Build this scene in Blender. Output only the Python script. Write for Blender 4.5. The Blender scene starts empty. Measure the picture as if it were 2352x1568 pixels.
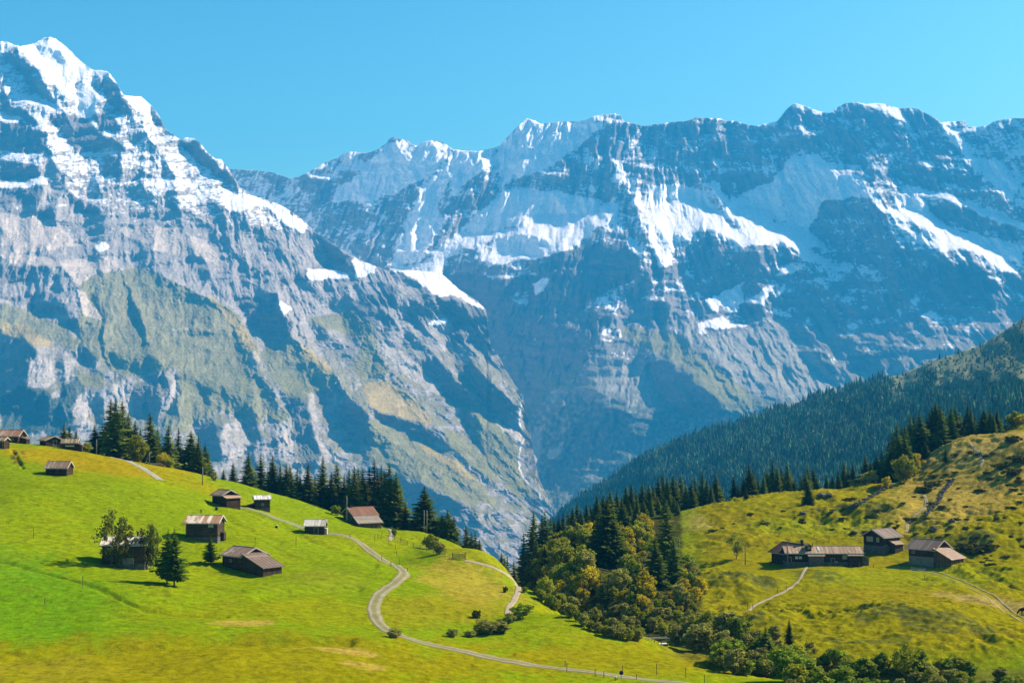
import bpy, math, random
import numpy as np
R = math.radians
F = 3231.0; CX = 1176.0; CY = 784.0; HOR = 950.0
TH = math.atan((HOR - CY) / F)
# ------------------------------------------------------------ camera, sky, sun
scene = bpy.context.scene
cam_d = bpy.data.cameras.new("camera"); cam = bpy.data.objects.new("camera", cam_d)
scene.collection.objects.link(cam); scene.camera = cam
cam_d.sensor_fit = 'HORIZONTAL'; cam_d.angle = 2 * math.atan(CX / F)
cam_d.clip_start = 0.5; cam_d.clip_end = 60000
cam.location = (0, 0, 0); cam.rotation_euler = (R(90) + TH, 0, 0)
SUN_AZ, SUN_EL = R(65), R(37)
SUNV = np.array([math.sin(SUN_AZ) * math.cos(SUN_EL), math.cos(SUN_AZ) * math.cos(SUN_EL), math.sin(SUN_EL)])
world = bpy.data.worlds.new("World"); scene.world = world; world.use_nodes = True
wn = world.node_tree.nodes; wl = world.node_tree.links
bg = wn['Background']
sky = wn.new('ShaderNodeTexSky'); sky.sky_type = 'NISHITA'; sky.sun_disc = False
sky.sun_elevation = SUN_EL; sky.sun_rotation = SUN_AZ
sky.altitude = 500; sky.air_density = 1.5; sky.dust_density = 1.1; sky.ozone_density = 1.5
tint = wn.new('ShaderNodeMix'); tint.data_type = 'RGBA'; tint.blend_type = 'MULTIPLY'; tint.inputs[0].default_value = 1
tint.inputs[7].default_value = (.130, .224, .215, 1); gm = wn.new('ShaderNodeGamma'); gm.inputs[1].default_value = 1.8; wl.new(sky.outputs[0], gm.inputs[0]); wl.new(gm.outputs[0], tint.inputs[6])
wl.new(tint.outputs[2], bg.inputs[0]); bg.inputs[1].default_value = 0.08
sun_d = bpy.data.lights.new("sun", 'SUN'); sun = bpy.data.objects.new("sun", sun_d)
scene.collection.objects.link(sun)
sun_d.energy = 5.0; sun_d.angle = R(0.53); sun_d.color = (1.0, 0.95, 0.86)
from mathutils import Vector
sun.rotation_euler = Vector(-SUNV).to_track_quat('-Z', 'Y').to_euler()
scene.view_settings.view_transform = 'Standard'; scene.view_settings.look = 'None'
scene.view_settings.gamma = 1.0; scene.view_settings.exposure = 1.2
scene.cycles.use_denoising = True
scene.cycles.volume_max_steps = 64
scene.cycles.volume_bounces = 0
scene.cycles.max_bounces = 5; scene.cycles.diffuse_bounces = 2; scene.cycles.transparent_max_bounces = 4

# ------------------------------------------------------------ helpers
rng = np.random.default_rng(7); random.seed(7)
COL = scene.collection
def ray(px, py):
    X = (np.asarray(px, float) - CX) / F; Zc = (CY - np.asarray(py, float)) / F
    y = math.cos(TH) - Zc * math.sin(TH); z = math.sin(TH) + Zc * math.cos(TH)
    return X / y, z / y
def proj(x, y, z):
    yc = y * math.cos(TH) + z * math.sin(TH); zc = -y * math.sin(TH) + z * math.cos(TH)
    return CX + F * x / yc, CY - F * zc / yc
def pn(x, y, seed=0):
    x = np.asarray(x, float); y = np.asarray(y, float)
    xi = np.floor(x).astype(np.int64); yi = np.floor(y).astype(np.int64)
    fx = x - xi; fy = y - yi
    u = fx * fx * fx * (fx * (fx * 6 - 15) + 10); v = fy * fy * fy * (fy * (fy * 6 - 15) + 10)
    def g(ix, iy, dx, dy):
        h = (ix * 374761393 + iy * 668265263 + seed * 1442695041) & 0xffffffff
        h = ((h ^ (h >> 13)) * 1274126177) & 0xffffffff; h = h ^ (h >> 16)
        a = (h & 1023) * (2 * math.pi / 1024)
        return np.cos(a) * dx + np.sin(a) * dy
    n0 = g(xi, yi, fx, fy) * (1 - u) + g(xi + 1, yi, fx - 1, fy) * u
    n1 = g(xi, yi + 1, fx, fy - 1) * (1 - u) + g(xi + 1, yi + 1, fx - 1, fy - 1) * u
    return (n0 * (1 - v) + n1 * v) * 1.5
def fbm(x, y, oct=5, seed=0, gain=.5, ridged=False):
    s = 0; a = 1.0; t = 0
    for i in range(oct):
        n = pn(x, y, seed + 17 * i)
        if ridged: n = 1 - 2 * np.abs(n)
        s = s + a * n; t += a; a *= gain; x = x * 2.03 + 3.1; y = y * 2.03 + 1.7
    return s / t
def sstep(x, a, b):
    t = np.clip((x - a) / (b - a), 0, 1); return t * t * (3 - 2 * t)
def inpoly(px, py, poly):
    c = np.zeros(px.shape, bool); n = len(poly); j = n - 1
    for i in range(n):
        xi, yi = poly[i]; xj, yj = poly[j]
        if yi != yj:
            m = ((yi > py) != (yj > py)) & (px < (xj - xi) * (py - yi) / (yj - yi) + xi)
            c ^= m
        j = i
    return c
def blur(a, r):
    for _ in range(2):
        for ax in (0, 1):
            k = int(r); p = [(0, 0), (0, 0)]; p[ax] = (k + 1, k)
            b = np.cumsum(np.pad(a, p, mode='edge'), axis=ax)
            n = a.shape[ax]
            hi = np.take(b, range(2 * k + 1, n + 2 * k + 1), axis=ax); lo = np.take(b, range(0, n), axis=ax)
            a = (hi - lo) / (2 * k + 1)
    return a
def tag(o, label=None, cat=None, group=None, kind=None):
    if label: o['label'] = label
    if cat: o['category'] = cat
    if group: o['group'] = group
    if kind: o['kind'] = kind
    return o
def grid_obj(name, P, colors, mat, smooth=True):
    H, W = P.shape[:2]
    me = bpy.data.meshes.new(name)
    me.vertices.add(H * W); me.vertices.foreach_set('co', P.astype(np.float32).ravel())
    i = np.arange(H * W).reshape(H, W)
    q = np.stack([i[:-1, :-1], i[:-1, 1:], i[1:, 1:], i[1:, :-1]], -1).reshape(-1, 4)
    n = len(q)
    me.loops.add(n * 4); me.loops.foreach_set('vertex_index', q.ravel().astype(np.int32))
    me.polygons.add(n); me.polygons.foreach_set('loop_start', np.arange(0, n * 4, 4, dtype=np.int32))
    me.polygons.foreach_set('loop_total', np.full(n, 4, np.int32))
    me.polygons.foreach_set('use_smooth', np.full(n, smooth))
    me.update(calc_edges=True)
    for cn, c in colors.items():
        at = me.color_attributes.new(cn, 'FLOAT_COLOR', 'POINT')
        c4 = np.ones((H * W, 4), np.float32); c4[:, :3] = c.reshape(-1, 3)
        at.data.foreach_set('color', c4.ravel())
    me.materials.append(mat)
    o = bpy.data.objects.new(name, me); COL.objects.link(o); return o
def tri_mesh(name, V, Fc, mat, smooth=False):
    """V (n,3), Fc (m,k) fixed-size faces"""
    V = np.asarray(V, np.float32); Fc = np.asarray(Fc, np.int32); k = Fc.shape[1]; n = len(Fc)
    me = bpy.data.meshes.new(name); me.vertices.add(len(V)); me.vertices.foreach_set('co', V.ravel())
    me.loops.add(n * k); me.loops.foreach_set('vertex_index', Fc.ravel())
    me.polygons.add(n); me.polygons.foreach_set('loop_start', np.arange(0, n * k, k, dtype=np.int32))
    me.polygons.foreach_set('loop_total', np.full(n, k, np.int32))
    me.polygons.foreach_set('use_smooth', np.full(n, smooth))
    me.update(calc_edges=True); me.materials.append(mat); return me

# ------------------------------------------------------------ material helpers
class NT:
    def __init__(s, name):
        s.m = bpy.data.materials.new(name); s.m.use_nodes = True
        s.t = s.m.node_tree; s.t.nodes.clear()
        s.out = s.t.nodes.new('ShaderNodeOutputMaterial')
    def n(s, typ, **kw):
        nd = s.t.nodes.new(typ)
        for k, v in kw.items():
            if k.startswith('i_'):
                nm = k[2:]; nd.inputs[int(nm) if nm.isdigit() else nm.replace('_', ' ')].default_value = v
            else: setattr(nd, k, v)
        return nd
    def l(s, a, b): s.t.links.new(a, b)
    def noise(s, co, scale, detail=4, rough=.6, vec_scale=None):
        if vec_scale:
            mp = s.n('ShaderNodeMapping'); mp.inputs['Scale'].default_value = vec_scale; s.l(co, mp.inputs[0]); co = mp.outputs[0]
        t = s.n('ShaderNodeTexNoise'); t.inputs['Scale'].default_value = scale; t.inputs['Detail'].default_value = detail
        t.inputs['Roughness'].default_value = rough; s.l(co, t.inputs['Vector']); return t.outputs['Fac']
    def ramp(s, fac, stops):
        r = s.n('ShaderNodeValToRGB'); e = r.color_ramp.elements
        while len(e) < len(stops): e.new(.5)
        for k, (p, c) in zip(e, stops): k.position = p; k.color = (*c, 1) if len(c) == 3 else c
        s.l(fac, r.inputs[0]); return r.outputs[0]
    def mix(s, fac, a, b, blend='MIX'):
        m = s.n('ShaderNodeMix', data_type='RGBA', blend_type=blend)
        for v, i in ((fac, 0), (a, 6), (b, 7)):
            if hasattr(v, 'links'): s.l(v, m.inputs[i])
            else: m.inputs[i].default_value = v if i == 0 else (*v, 1)
        return m.outputs[2]
    def bsdf(s, col, rough=.9, spec=.2, bump=None, bs=.3, bd=1.0, metal=0):
        b = s.n('ShaderNodeBsdfPrincipled'); b.inputs['Roughness'].default_value = rough
        b.inputs['Specular IOR Level'].default_value = spec; b.inputs['Metallic'].default_value = metal
        if hasattr(col, 'links'): s.l(col, b.inputs['Base Color'])
        else: b.inputs['Base Color'].default_value = (*col, 1)
        if bump is not None:
            bp = s.n('ShaderNodeBump'); bp.inputs['Strength'].default_value = bs; bp.inputs['Distance'].default_value = bd
            s.l(bump, bp.inputs['Height']); s.l(bp.outputs[0], b.inputs['Normal'])
        s.l(b.outputs[0], s.out.inputs[0]); return b
def mat_attr(name, micro, lo=.75, hi=1.25, bump=None, bs=.4, bd=1.0, rough=.95, spec=.05):
    """vertex albedo times a fine value noise in object metres"""
    t = NT(name); a = t.n('ShaderNodeVertexColor', layer_name='Col'); tc = t.n('ShaderNodeTexCoord').outputs['Object']
    n1 = t.noise(tc, micro, 6, .7)
    g = t.ramp(n1, [(.25, (lo,) * 3), (.75, (hi,) * 3)])
    c = t.mix(1.0, a.outputs[0], g, 'MULTIPLY')
    bn = t.noise(tc, bump, 5, .65) if bump else None
    t.bsdf(c, rough, spec, bn, bs, bd); return t.m
# ------------------------------------------------------------ mountains
CROP = {1: (0, 57.4), 2: (0, 574.2), 3: (689.1, 229.7), 4: (689.1, 631.6), 5: (1490.7, 201.0), 6: (1205.9, 689.1)}
def cv(c, pts):
    ox, oy = CROP[c]; return [(ox + x * .36622, oy + y * .36622) for x, y in pts]
SKY_B = cv(1, [(-160,120),(-60,95),(0,103),(40,105),(95,128),(130,133),(225,115),(240,100),(270,82),(310,75),(345,85),(385,115),(430,150),(470,195),(520,240),(580,282),(640,285),(680,297),(700,320),(735,370),(775,440),(830,447),(885,450),(920,480),(960,515),(1000,575),(1035,650),(1090,690),(1135,725),(1165,705),(1215,712),(1260,745),(1300,800),(1350,840),(1385,842),(1410,870),(1440,910),(1470,960),(1510,1020),(1570,1065),(1620,1080),(1700,1105),(1780,1140),(1860,1190),(1940,1260),(1990,1310),(2080,1370),(2200,1440),(2300,1490)]) + \
    [(890,622),(960,621),(1015,629),(1055,665),(1096,691),(1118,713),(1122,760),(1129,800),(1141,808),(1161,848),(1183,884),(1203,912),(1212,960),(1221,1010),(1229,1060),(1239,1100),(1255,1135),(1275,1180),(1300,1330)]
SKY_A = cv(1, [(1250,930),(1440,905),(1500,908),(1560,910),(1640,915),(1700,925),(1760,940),(1820,965),(1880,950),(1960,910),(2030,865),(2100,840),(2160,805),(2200,795),(2260,800)]) + \
    cv(3, [(350,330),(430,330),(480,315),(545,270),(560,240),(590,232),(610,246),(640,242),(655,258),(675,250),(700,280),(740,285),(770,265),(820,253),(880,258),(930,290),(960,310),(1040,320),(1120,322),(1200,305),(1250,290),(1330,200),(1420,115),(1470,130),(1510,150),(1570,145),(1640,135),(1740,135),(1810,120),(1850,98),(1930,90),(1980,85),(2010,100),(2030,135),(2080,145),(2160,165),(2250,150)]) + \
    cv(5, [(160,215),(240,210),(290,187),(350,190),(440,195),(500,212),(545,210),(600,230),(670,243),(740,225),(800,215),(830,180),(860,140),(885,118),(910,100),(950,108),(1000,125),(1050,145),(1110,160),(1140,160),(1170,130),(1230,100),(1300,92),(1360,105),(1420,98),(1480,105),(1560,130),(1640,130),(1690,135),(1740,165),(1800,195),(1830,220),(1870,215),(1900,215),(1950,210),(1985,215),(2000,245),(2060,250),(2120,240),(2160,215),(2230,200),(2290,193),(2352,195),(2700,240)])
# (sheet, crop, type, polygon); types: K shade cliff, S open snow, s snow on the shaded side, m streaky snow,
# G grass, Y dry grass, T tan limestone, W pale limestone, F wooded, r bare rock
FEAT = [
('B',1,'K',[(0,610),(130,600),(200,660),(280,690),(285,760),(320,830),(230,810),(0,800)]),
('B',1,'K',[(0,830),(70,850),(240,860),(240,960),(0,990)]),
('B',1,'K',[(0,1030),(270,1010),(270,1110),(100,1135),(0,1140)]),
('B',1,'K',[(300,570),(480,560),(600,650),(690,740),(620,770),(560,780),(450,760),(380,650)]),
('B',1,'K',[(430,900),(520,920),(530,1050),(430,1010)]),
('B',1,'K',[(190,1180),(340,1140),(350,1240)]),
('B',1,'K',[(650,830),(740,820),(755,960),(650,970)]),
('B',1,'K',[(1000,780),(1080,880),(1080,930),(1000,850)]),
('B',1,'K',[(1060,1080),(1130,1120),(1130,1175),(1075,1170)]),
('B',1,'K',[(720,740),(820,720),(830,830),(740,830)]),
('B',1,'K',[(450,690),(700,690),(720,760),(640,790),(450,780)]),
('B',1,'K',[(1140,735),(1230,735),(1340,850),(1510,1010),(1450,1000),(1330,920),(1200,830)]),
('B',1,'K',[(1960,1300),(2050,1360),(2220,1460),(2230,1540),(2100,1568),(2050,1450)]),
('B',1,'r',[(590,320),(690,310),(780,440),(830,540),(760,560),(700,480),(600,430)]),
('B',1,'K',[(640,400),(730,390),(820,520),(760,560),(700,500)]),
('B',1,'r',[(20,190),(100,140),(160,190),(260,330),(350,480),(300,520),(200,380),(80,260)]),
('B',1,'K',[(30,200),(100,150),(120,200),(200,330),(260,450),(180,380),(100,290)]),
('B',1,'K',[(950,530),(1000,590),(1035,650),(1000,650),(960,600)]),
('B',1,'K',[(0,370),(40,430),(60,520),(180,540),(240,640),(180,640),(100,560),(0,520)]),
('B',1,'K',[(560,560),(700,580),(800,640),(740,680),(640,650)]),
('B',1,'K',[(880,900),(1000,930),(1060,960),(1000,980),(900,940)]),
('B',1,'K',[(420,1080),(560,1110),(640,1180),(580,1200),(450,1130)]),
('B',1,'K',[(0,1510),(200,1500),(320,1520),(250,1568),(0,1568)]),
('B',1,'S',[(130,133),(225,118),(300,95),(380,110),(460,190),(580,290),(560,300),(450,370),(420,460),(340,380),(230,250),(150,170)]),
('B',1,'s',[(215,140),(300,130),(420,180),(400,220),(290,210),(220,180)]),
('B',1,'s',[(480,370),(580,390),(620,480),(560,580),(500,560),(480,470)]),
('B',1,'S',[(580,284),(680,294),(690,305),(600,320)]),
('B',1,'S',[(780,440),(890,450),(950,520),(965,620),(850,540)]),
('B',1,'S',[(1135,725),(1165,702),(1215,708),(1230,725)]),
('B',1,'S',[(0,100),(90,125),(40,170),(0,190)]),
('B',1,'m',[(0,190),(80,260),(200,380),(300,520),(350,550),(200,560),(60,480),(0,400)]),
('B',1,'m',[(230,580),(330,640),(420,770),(560,920),(760,960),(650,1010),(400,890),(300,720)]),
('B',1,'m',[(740,540),(860,620),(960,660),(1130,740),(1230,870),(1420,1020),(1400,1060),(1300,1150),(1100,1130),(1000,980),(820,850),(760,760)]),
('B',1,'S',[(1370,1050),(1570,1065),(1780,1140),(1940,1260),(1900,1310),(1760,1230),(1720,1160),(1600,1130),(1460,1180),(1380,1090)]),
('B',1,'m',[(1100,900),(1400,1050),(1450,1180),(1700,1200),(1900,1310),(1700,1290),(1400,1230),(1200,1180)]),
('B',1,'S',[(60,805),(200,800),(310,830),(250,850),(60,840)]),
('B',1,'m',[(0,800),(330,810),(420,900),(560,980),(700,1010),(600,1060),(440,1010),(330,900),(0,850)]),
('B',1,'S',[(0,990),(280,965),(300,1000),(0,1030)]),
('B',1,'m',[(560,990),(1000,960),(1080,1130),(900,1130),(700,1090)]),
('B',1,'S',[(120,420),(330,490),(360,540),(300,545),(200,500)]),
('B',1,'S',[(0,545),(120,590),(100,610),(0,600)]),
('B',1,'m',[(740,790),(850,800),(1000,870),(900,900),(760,850)]),
('B',1,'S',[(590,1390),(660,1370),(680,1400),(620,1415)]),
('B',1,'T',[(0,1180),(180,1190),(380,1290),(480,1360),(330,1410),(150,1430),(0,1400)]),
('B',1,'T',[(700,1270),(1100,1260),(1350,1420),(1400,1500),(1000,1410),(880,1380)]),
('B',1,'W',[(260,870),(330,830),(380,930),(440,1050),(420,1110),(280,1110),(270,1000),(330,980)]),
('B',2,'T',[(340,70),(700,40),(750,120),(560,150),(470,260),(520,400),(640,430),(560,300),(440,180)]),
('B',2,'T',[(0,20),(340,60),(500,100),(440,120),(200,90),(0,60)]),
('B',2,'Y',[(0,450),(160,470),(380,640),(250,600),(0,540)]),
('B',2,'G',[(0,330),(180,380),(400,480),(500,560),(480,640),(300,560),(0,470)]),
('B',2,'G',[(500,150),(900,120),(1200,250),(1480,380),(1600,600),(1620,800),(1730,930),(1640,1100),(1400,1000),(1250,1060),(1180,1150),(1020,1100),(1100,900),(1100,750),(900,780),(700,760),(500,600)]),
('B',2,'Y',[(1220,250),(1330,310),(1470,400),(1600,600),(1620,780),(1560,700),(1450,480),(1380,380)]),
('B',2,'G',[(490,760),(640,760),(670,820),(600,880),(500,840)]),
('B',2,'G',[(1640,640),(1830,540),(2090,770),(2110,840),(1960,900),(1800,930),(1720,800)]),
('B',2,'Y',[(1850,560),(1940,620),(2090,750),(2060,790),(1900,640)]),
('B',2,'G',[(1650,960),(1800,1000),(1800,1100),(1720,1080)]),
('B',2,'G',[(1900,440),(2200,380),(2352,500),(2300,560),(2000,470)]),
('B',2,'K',[(0,700),(160,570),(230,620),(200,720),(170,830),(0,930)]),
('B',2,'F',[(120,850),(0,920),(0,1130),(350,1150),(480,1060),(420,1000),(540,880),(500,820),(390,850),(380,950),(250,860)]),
('B',2,'K',[(500,620),(590,640),(600,720),(560,740),(500,700)]),
('B',2,'K',[(930,670),(1010,680),(1000,740),(900,780),(1040,780),(1080,840),(1000,900),(1000,1000),(920,1070),(840,1040),(830,900),(900,800)]),
('B',2,'K',[(570,970),(660,920),(650,1040),(600,1090),(570,1050)]),
('B',2,'K',[(1480,310),(1730,270),(1740,400),(1830,440),(1820,540),(1660,630),(1640,540),(1540,470),(1540,380)]),
('B',2,'K',[(1240,1080),(1400,1090),(1370,1200),(1390,1330),(1310,1270),(1230,1140)]),
('B',2,'K',[(1540,940),(1600,1020),(1640,1120),(1600,1300),(1620,1380),(1570,1330),(1550,1150),(1480,1050)]),
('B',2,'K',[(1800,930),(1920,920),(1960,1000),(1970,1160),(2000,1300),(1960,1400),(1880,1330),(1830,1150),(1830,1040)]),
('B',2,'K',[(1970,880),(2110,830),(2100,910),(2000,1000),(1970,960)]),
('B',2,'K',[(2130,960),(2230,950),(2340,1090),(2352,1200),(2250,1240),(2150,1100)]),
('B',2,'K',[(0,100),(200,110),(210,200),(60,215),(0,210)]),
('B',2,'K',[(170,330),(300,330),(430,370),(400,410),(250,390)]),
('B',2,'K',[(170,270),(300,265),(330,290),(180,300)]),
('B',2,'K',[(0,290),(160,290),(100,320),(0,310)]),
('B',2,'K',[(400,450),(500,440),(520,490),(450,510)]),
('B',2,'K',[(1760,170),(1900,150),(2050,60),(2220,90),(2100,150),(1760,230)]),
('B',2,'K',[(2140,420),(2280,430),(2260,560),(2200,580),(2150,500)]),
('B',2,'K',[(1100,780),(1200,770),(1250,730),(1300,700),(1420,680),(1300,730),(1180,830),(1120,860)]),
('B',2,'K',[(1240,860),(1380,850),(1500,840),(1520,860),(1400,900),(1300,900)]),
('B',2,'K',[(1060,520),(1400,500),(1420,515),(1200,545)]),
('B',2,'K',[(680,640),(900,650),(900,700),(800,760),(700,740)]),
('B',2,'K',[(820,700),(890,680),(880,750),(820,770)]),
('B',2,'K',[(790,230),(810,300),(880,400),(890,480),(860,440),(800,320)]),
('B',2,'K',[(560,250),(610,300),(620,370),(590,320)]),
('B',2,'K',[(1280,900),(1320,890),(1320,960),(1290,950)]),
('B',2,'K',[(1700,1090),(1740,1130),(1730,1300),(1690,1200)]),
('B',2,'K',[(0,580),(150,545),(130,600),(0,660)]),
('B',2,'W',[(400,700),(450,710),(480,800),(560,900),(570,950),(540,1050),(580,1090),(500,1140),(440,1080),(480,950),(420,830)]),
('B',2,'W',[(1380,1220),(1410,1090),(1520,1060),(1560,1270),(1430,1330),(1420,1400),(1390,1340)]),
('B',2,'W',[(1700,1130),(1820,1020),(1830,1200),(1900,1400),(1850,1340),(1780,1330)]),
('B',2,'W',[(180,700),(330,680),(340,830),(230,870),(180,830)]),
('B',2,'W',[(760,820),(830,840),(840,1050),(800,1000),(700,980),(690,900)]),
('B',2,'W',[(1080,780),(1130,880),(1060,980),(1000,1080),(1010,1000),(1070,900)]),
('B',2,'W',[(1560,640),(1600,620),(1610,780),(1570,760)]),
('B',2,'W',[(1020,510),(1420,480),(1420,495),(1060,530)]),
('B',2,'K',[(470,640),(540,640),(510,700),(470,680)]),
('B',2,'S',[(1740,310),(1840,350),(1780,400)]),
('B',2,'S',[(2210,60),(2352,90),(2352,150),(2210,180),(2220,110)]),
('B',4,'S',[(60,-40),(220,-40),(300,10),(210,30),(60,30)]),
('B',3,'S',[(560,1060),(890,1065),(960,1150),(1080,1240),(1175,1300),(1175,1340),(1100,1290),(1000,1230),(900,1230),(820,1210),(700,1110)]),
('B',3,'S',[(800,1410),(890,1360),(940,1370),(880,1400)]),
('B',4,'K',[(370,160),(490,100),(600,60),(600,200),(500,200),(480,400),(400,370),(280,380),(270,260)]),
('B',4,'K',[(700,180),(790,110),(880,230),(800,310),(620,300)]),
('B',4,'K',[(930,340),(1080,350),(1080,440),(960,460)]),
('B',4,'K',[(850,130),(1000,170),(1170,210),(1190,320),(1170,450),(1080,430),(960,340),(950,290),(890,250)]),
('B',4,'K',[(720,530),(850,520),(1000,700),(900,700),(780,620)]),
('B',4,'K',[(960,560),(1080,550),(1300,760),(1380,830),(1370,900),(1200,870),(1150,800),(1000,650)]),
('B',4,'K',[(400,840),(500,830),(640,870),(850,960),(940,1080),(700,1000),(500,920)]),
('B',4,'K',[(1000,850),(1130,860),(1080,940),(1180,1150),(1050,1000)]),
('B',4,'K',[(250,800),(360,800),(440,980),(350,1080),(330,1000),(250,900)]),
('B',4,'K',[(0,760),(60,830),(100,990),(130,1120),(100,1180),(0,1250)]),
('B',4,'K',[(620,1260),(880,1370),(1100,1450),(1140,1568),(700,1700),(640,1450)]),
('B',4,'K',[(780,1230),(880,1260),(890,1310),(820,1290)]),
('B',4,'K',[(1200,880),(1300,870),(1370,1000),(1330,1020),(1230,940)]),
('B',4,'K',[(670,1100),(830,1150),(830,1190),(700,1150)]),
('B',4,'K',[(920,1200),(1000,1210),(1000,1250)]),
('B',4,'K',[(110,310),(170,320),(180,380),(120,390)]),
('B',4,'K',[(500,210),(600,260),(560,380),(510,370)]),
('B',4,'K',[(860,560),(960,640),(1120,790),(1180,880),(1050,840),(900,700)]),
('B',4,'Y',[(400,700),(550,660),(700,760),(850,940),(650,900),(430,830)]),
('B',4,'G',[(430,900),(520,930),(800,1060),(1000,1180),(1250,1450),(1050,1430),(850,1320),(620,1250),(430,1170)]),
('B',4,'Y',[(700,1040),(860,1100),(1050,1230),(1120,1320),(900,1180)]),
('B',4,'G',[(1080,900),(1160,880),(1350,1000),(1380,1180),(1420,1290),(1500,1400),(1350,1400),(1180,1180)]),
('B',4,'G',[(910,980),(1040,1010),(1250,1290),(1100,1220),(930,1080)]),
('B',4,'G',[(400,400),(460,400),(560,620),(420,700),(330,560)]),
('B',4,'W',[(50,730),(80,730),(100,900),(130,1060),(300,1150),(250,1170),(120,1110),(70,950)]),
('B',4,'W',[(460,400),(600,450),(800,620),(900,760),(820,740),(700,640),(520,500)]),
('B',4,'T',[(1180,880),(1385,1000),(1385,1060),(1300,1000)]),
('A',3,'S',[(560,1060),(700,1055),(830,990),(900,910),(960,850),(1100,805),(1200,840),(1350,800),(1430,750),(1560,715),(1700,715),(1850,690),(1960,650),(2000,640),(2010,690),(1960,740),(1900,790),(1870,790),(1700,920),(1640,960),(1560,985),(1480,990),(1350,1010),(1180,1040),(1170,1030),(1260,950),(1330,920),(1400,950),(1460,960),(1520,950),(1530,870),(1400,850),(1220,870),(1000,930),(900,1040),(880,1090),(690,1110)]),
('A',3,'s',[(1220,880),(1400,860),(1530,880),(1520,960),(1400,960),(1330,925),(1260,950),(1200,1000)]),
('A',3,'s',[(820,260),(560,270),(400,420),(180,640),(450,620),(620,560),(800,480),(960,300)]),
('A',3,'s',[(560,1030),(640,1050),(760,1000),(900,750),(860,640),(940,500),(960,400),(900,400),(760,560),(700,700),(620,900)]),
('A',3,'s',[(960,320),(1200,320),(1180,420),(1050,500),(960,600),(960,430)]),
('A',3,'s',[(1250,290),(1420,120),(1540,160),(1820,130),(1900,150),(1750,300),(1500,450),(1300,520),(1220,400)]),
('A',3,'s',[(1000,830),(1300,560),(1550,570),(1900,640),(1850,690),(1560,715),(1430,750),(1200,830)]),
('A',3,'r',[(780,970),(860,760),(1000,580),(1100,470),(1250,540),(1180,680),(1050,760),(960,850)]),
('A',3,'r',[(0,480),(200,400),(180,640),(300,600),(450,700),(560,1030),(350,980),(100,800)]),
('A',3,'r',[(440,700),(700,500),(780,470),(800,600),(640,900),(560,1030),(440,900)]),
('A',3,'r',[(1980,90),(2352,140),(2352,530),(2120,560),(1980,370)]),
('A',3,'r',[(1480,430),(1750,300),(1950,150),(2000,360),(2050,520),(1900,640),(1700,660),(1500,560)]),
('A',3,'r',[(550,270),(590,232),(700,280),(740,310),(640,420),(620,320)]),
('A',3,'S',[(820,256),(880,260),(925,292),(870,335),(850,290)]),
('A',3,'S',[(1420,115),(1510,148),(1470,162)]),
('A',3,'S',[(950,310),(1120,322),(1245,290),(1240,305),(1100,335),(960,322)]),
('A',3,'S',[(1030,340),(1090,350),(1100,410),(1060,410),(1060,360)]),
('A',3,'S',[(1160,370),(1195,370),(1150,440),(1120,450)]),
('A',3,'S',[(1980,370),(2010,420),(2050,520),(1980,510)]),
('A',3,'K',[(940,990),(1090,930),(1110,1030),(1050,1070),(940,1070)]),
('A',3,'r',[(1700,930),(1880,800),(2020,640),(2100,600),(2110,720),(2200,850),(2240,1010),(2030,920),(1900,890)]),
('A',3,'K',[(1180,1330),(1000,1190),(930,1100),(1200,1050),(1450,1030),(1650,960),(1850,900),(2030,890),(2130,1000),(2120,1100),(2060,1150),(1930,1180),(1800,1290),(1700,1400),(1560,1568),(1540,1700),(1180,1600)]),
('A',4,'K',[(1190,400),(1500,300),(1700,330),(1560,480),(1420,650),(1500,760),(1440,900),(1390,900),(1400,760),(1300,600)]),
('A',3,'m',[(1180,1040),(1600,980),(1600,1010),(1450,1050),(1500,1100),(1200,1130),(1100,1080)]),
('A',3,'s',[(1480,1240),(1460,1140),(1600,1110),(1520,1190)]),
('A',3,'m',[(1350,1200),(1440,1200),(1430,1290),(1330,1280)]),
('A',3,'S',[(0,1000),(60,1030),(0,1060)]),
('A',5,'r',[(0,250),(290,190),(540,215),(700,250),(720,600),(600,710),(480,690),(400,590),(300,600),(0,600)]),
('A',5,'r',[(700,260),(850,150),(1100,170),(1300,110),(1700,150),(1830,240),(2000,450),(2200,760),(2000,700),(1700,640),(1440,690),(1350,590),(1200,540),(1050,430),(900,430),(780,590)]),
('A',5,'s',[(0,620),(300,620),(420,760),(200,690),(100,720),(0,770)]),
('A',5,'s',[(900,430),(1050,430),(1200,540),(1350,590),(1440,690),(1500,770),(1300,690),(1180,700),(1100,720),(1000,900),(1080,960),(980,870),(780,830),(600,760),(500,700),(640,650),(780,590)]),
('A',5,'s',[(1550,700),(1600,620),(1700,620),(1700,700),(1800,780),(1900,850),(2100,940),(2352,1000),(2352,1100),(2200,1080),(2000,900),(1800,790),(1600,750)]),
('A',5,'s',[(1850,290),(1940,300),(2040,440),(2200,470),(2310,640),(2280,720),(2150,600),(2000,430)]),
('A',5,'K',[(1100,720),(1380,680),(1450,760),(1540,830),(1530,980),(1450,1120),(1200,1100),(1080,960),(1000,900)]),
('A',5,'S',[(0,780),(110,720),(200,695),(320,720),(450,800),(500,850),(600,990),(590,1000),(400,900),(330,870),(250,960),(180,900),(150,970),(150,1110),(60,1130),(0,940)]),
('A',5,'S',[(490,710),(600,770),(740,770),(790,850),(950,870),(1000,920),(1080,970),(1020,1000),(1060,1050),(1070,1105),(980,1080),(900,1000),(800,970),(640,990),(600,1000),(520,940),(600,880),(480,790)]),
('A',5,'S',[(390,590),(430,610),(490,700),(460,740),(410,650)]),
('A',5,'S',[(1700,640),(1870,670),(2000,730),(2200,790),(2352,850),(2352,880),(2200,840),(2000,760),(1850,700),(1710,690)]),
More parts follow.
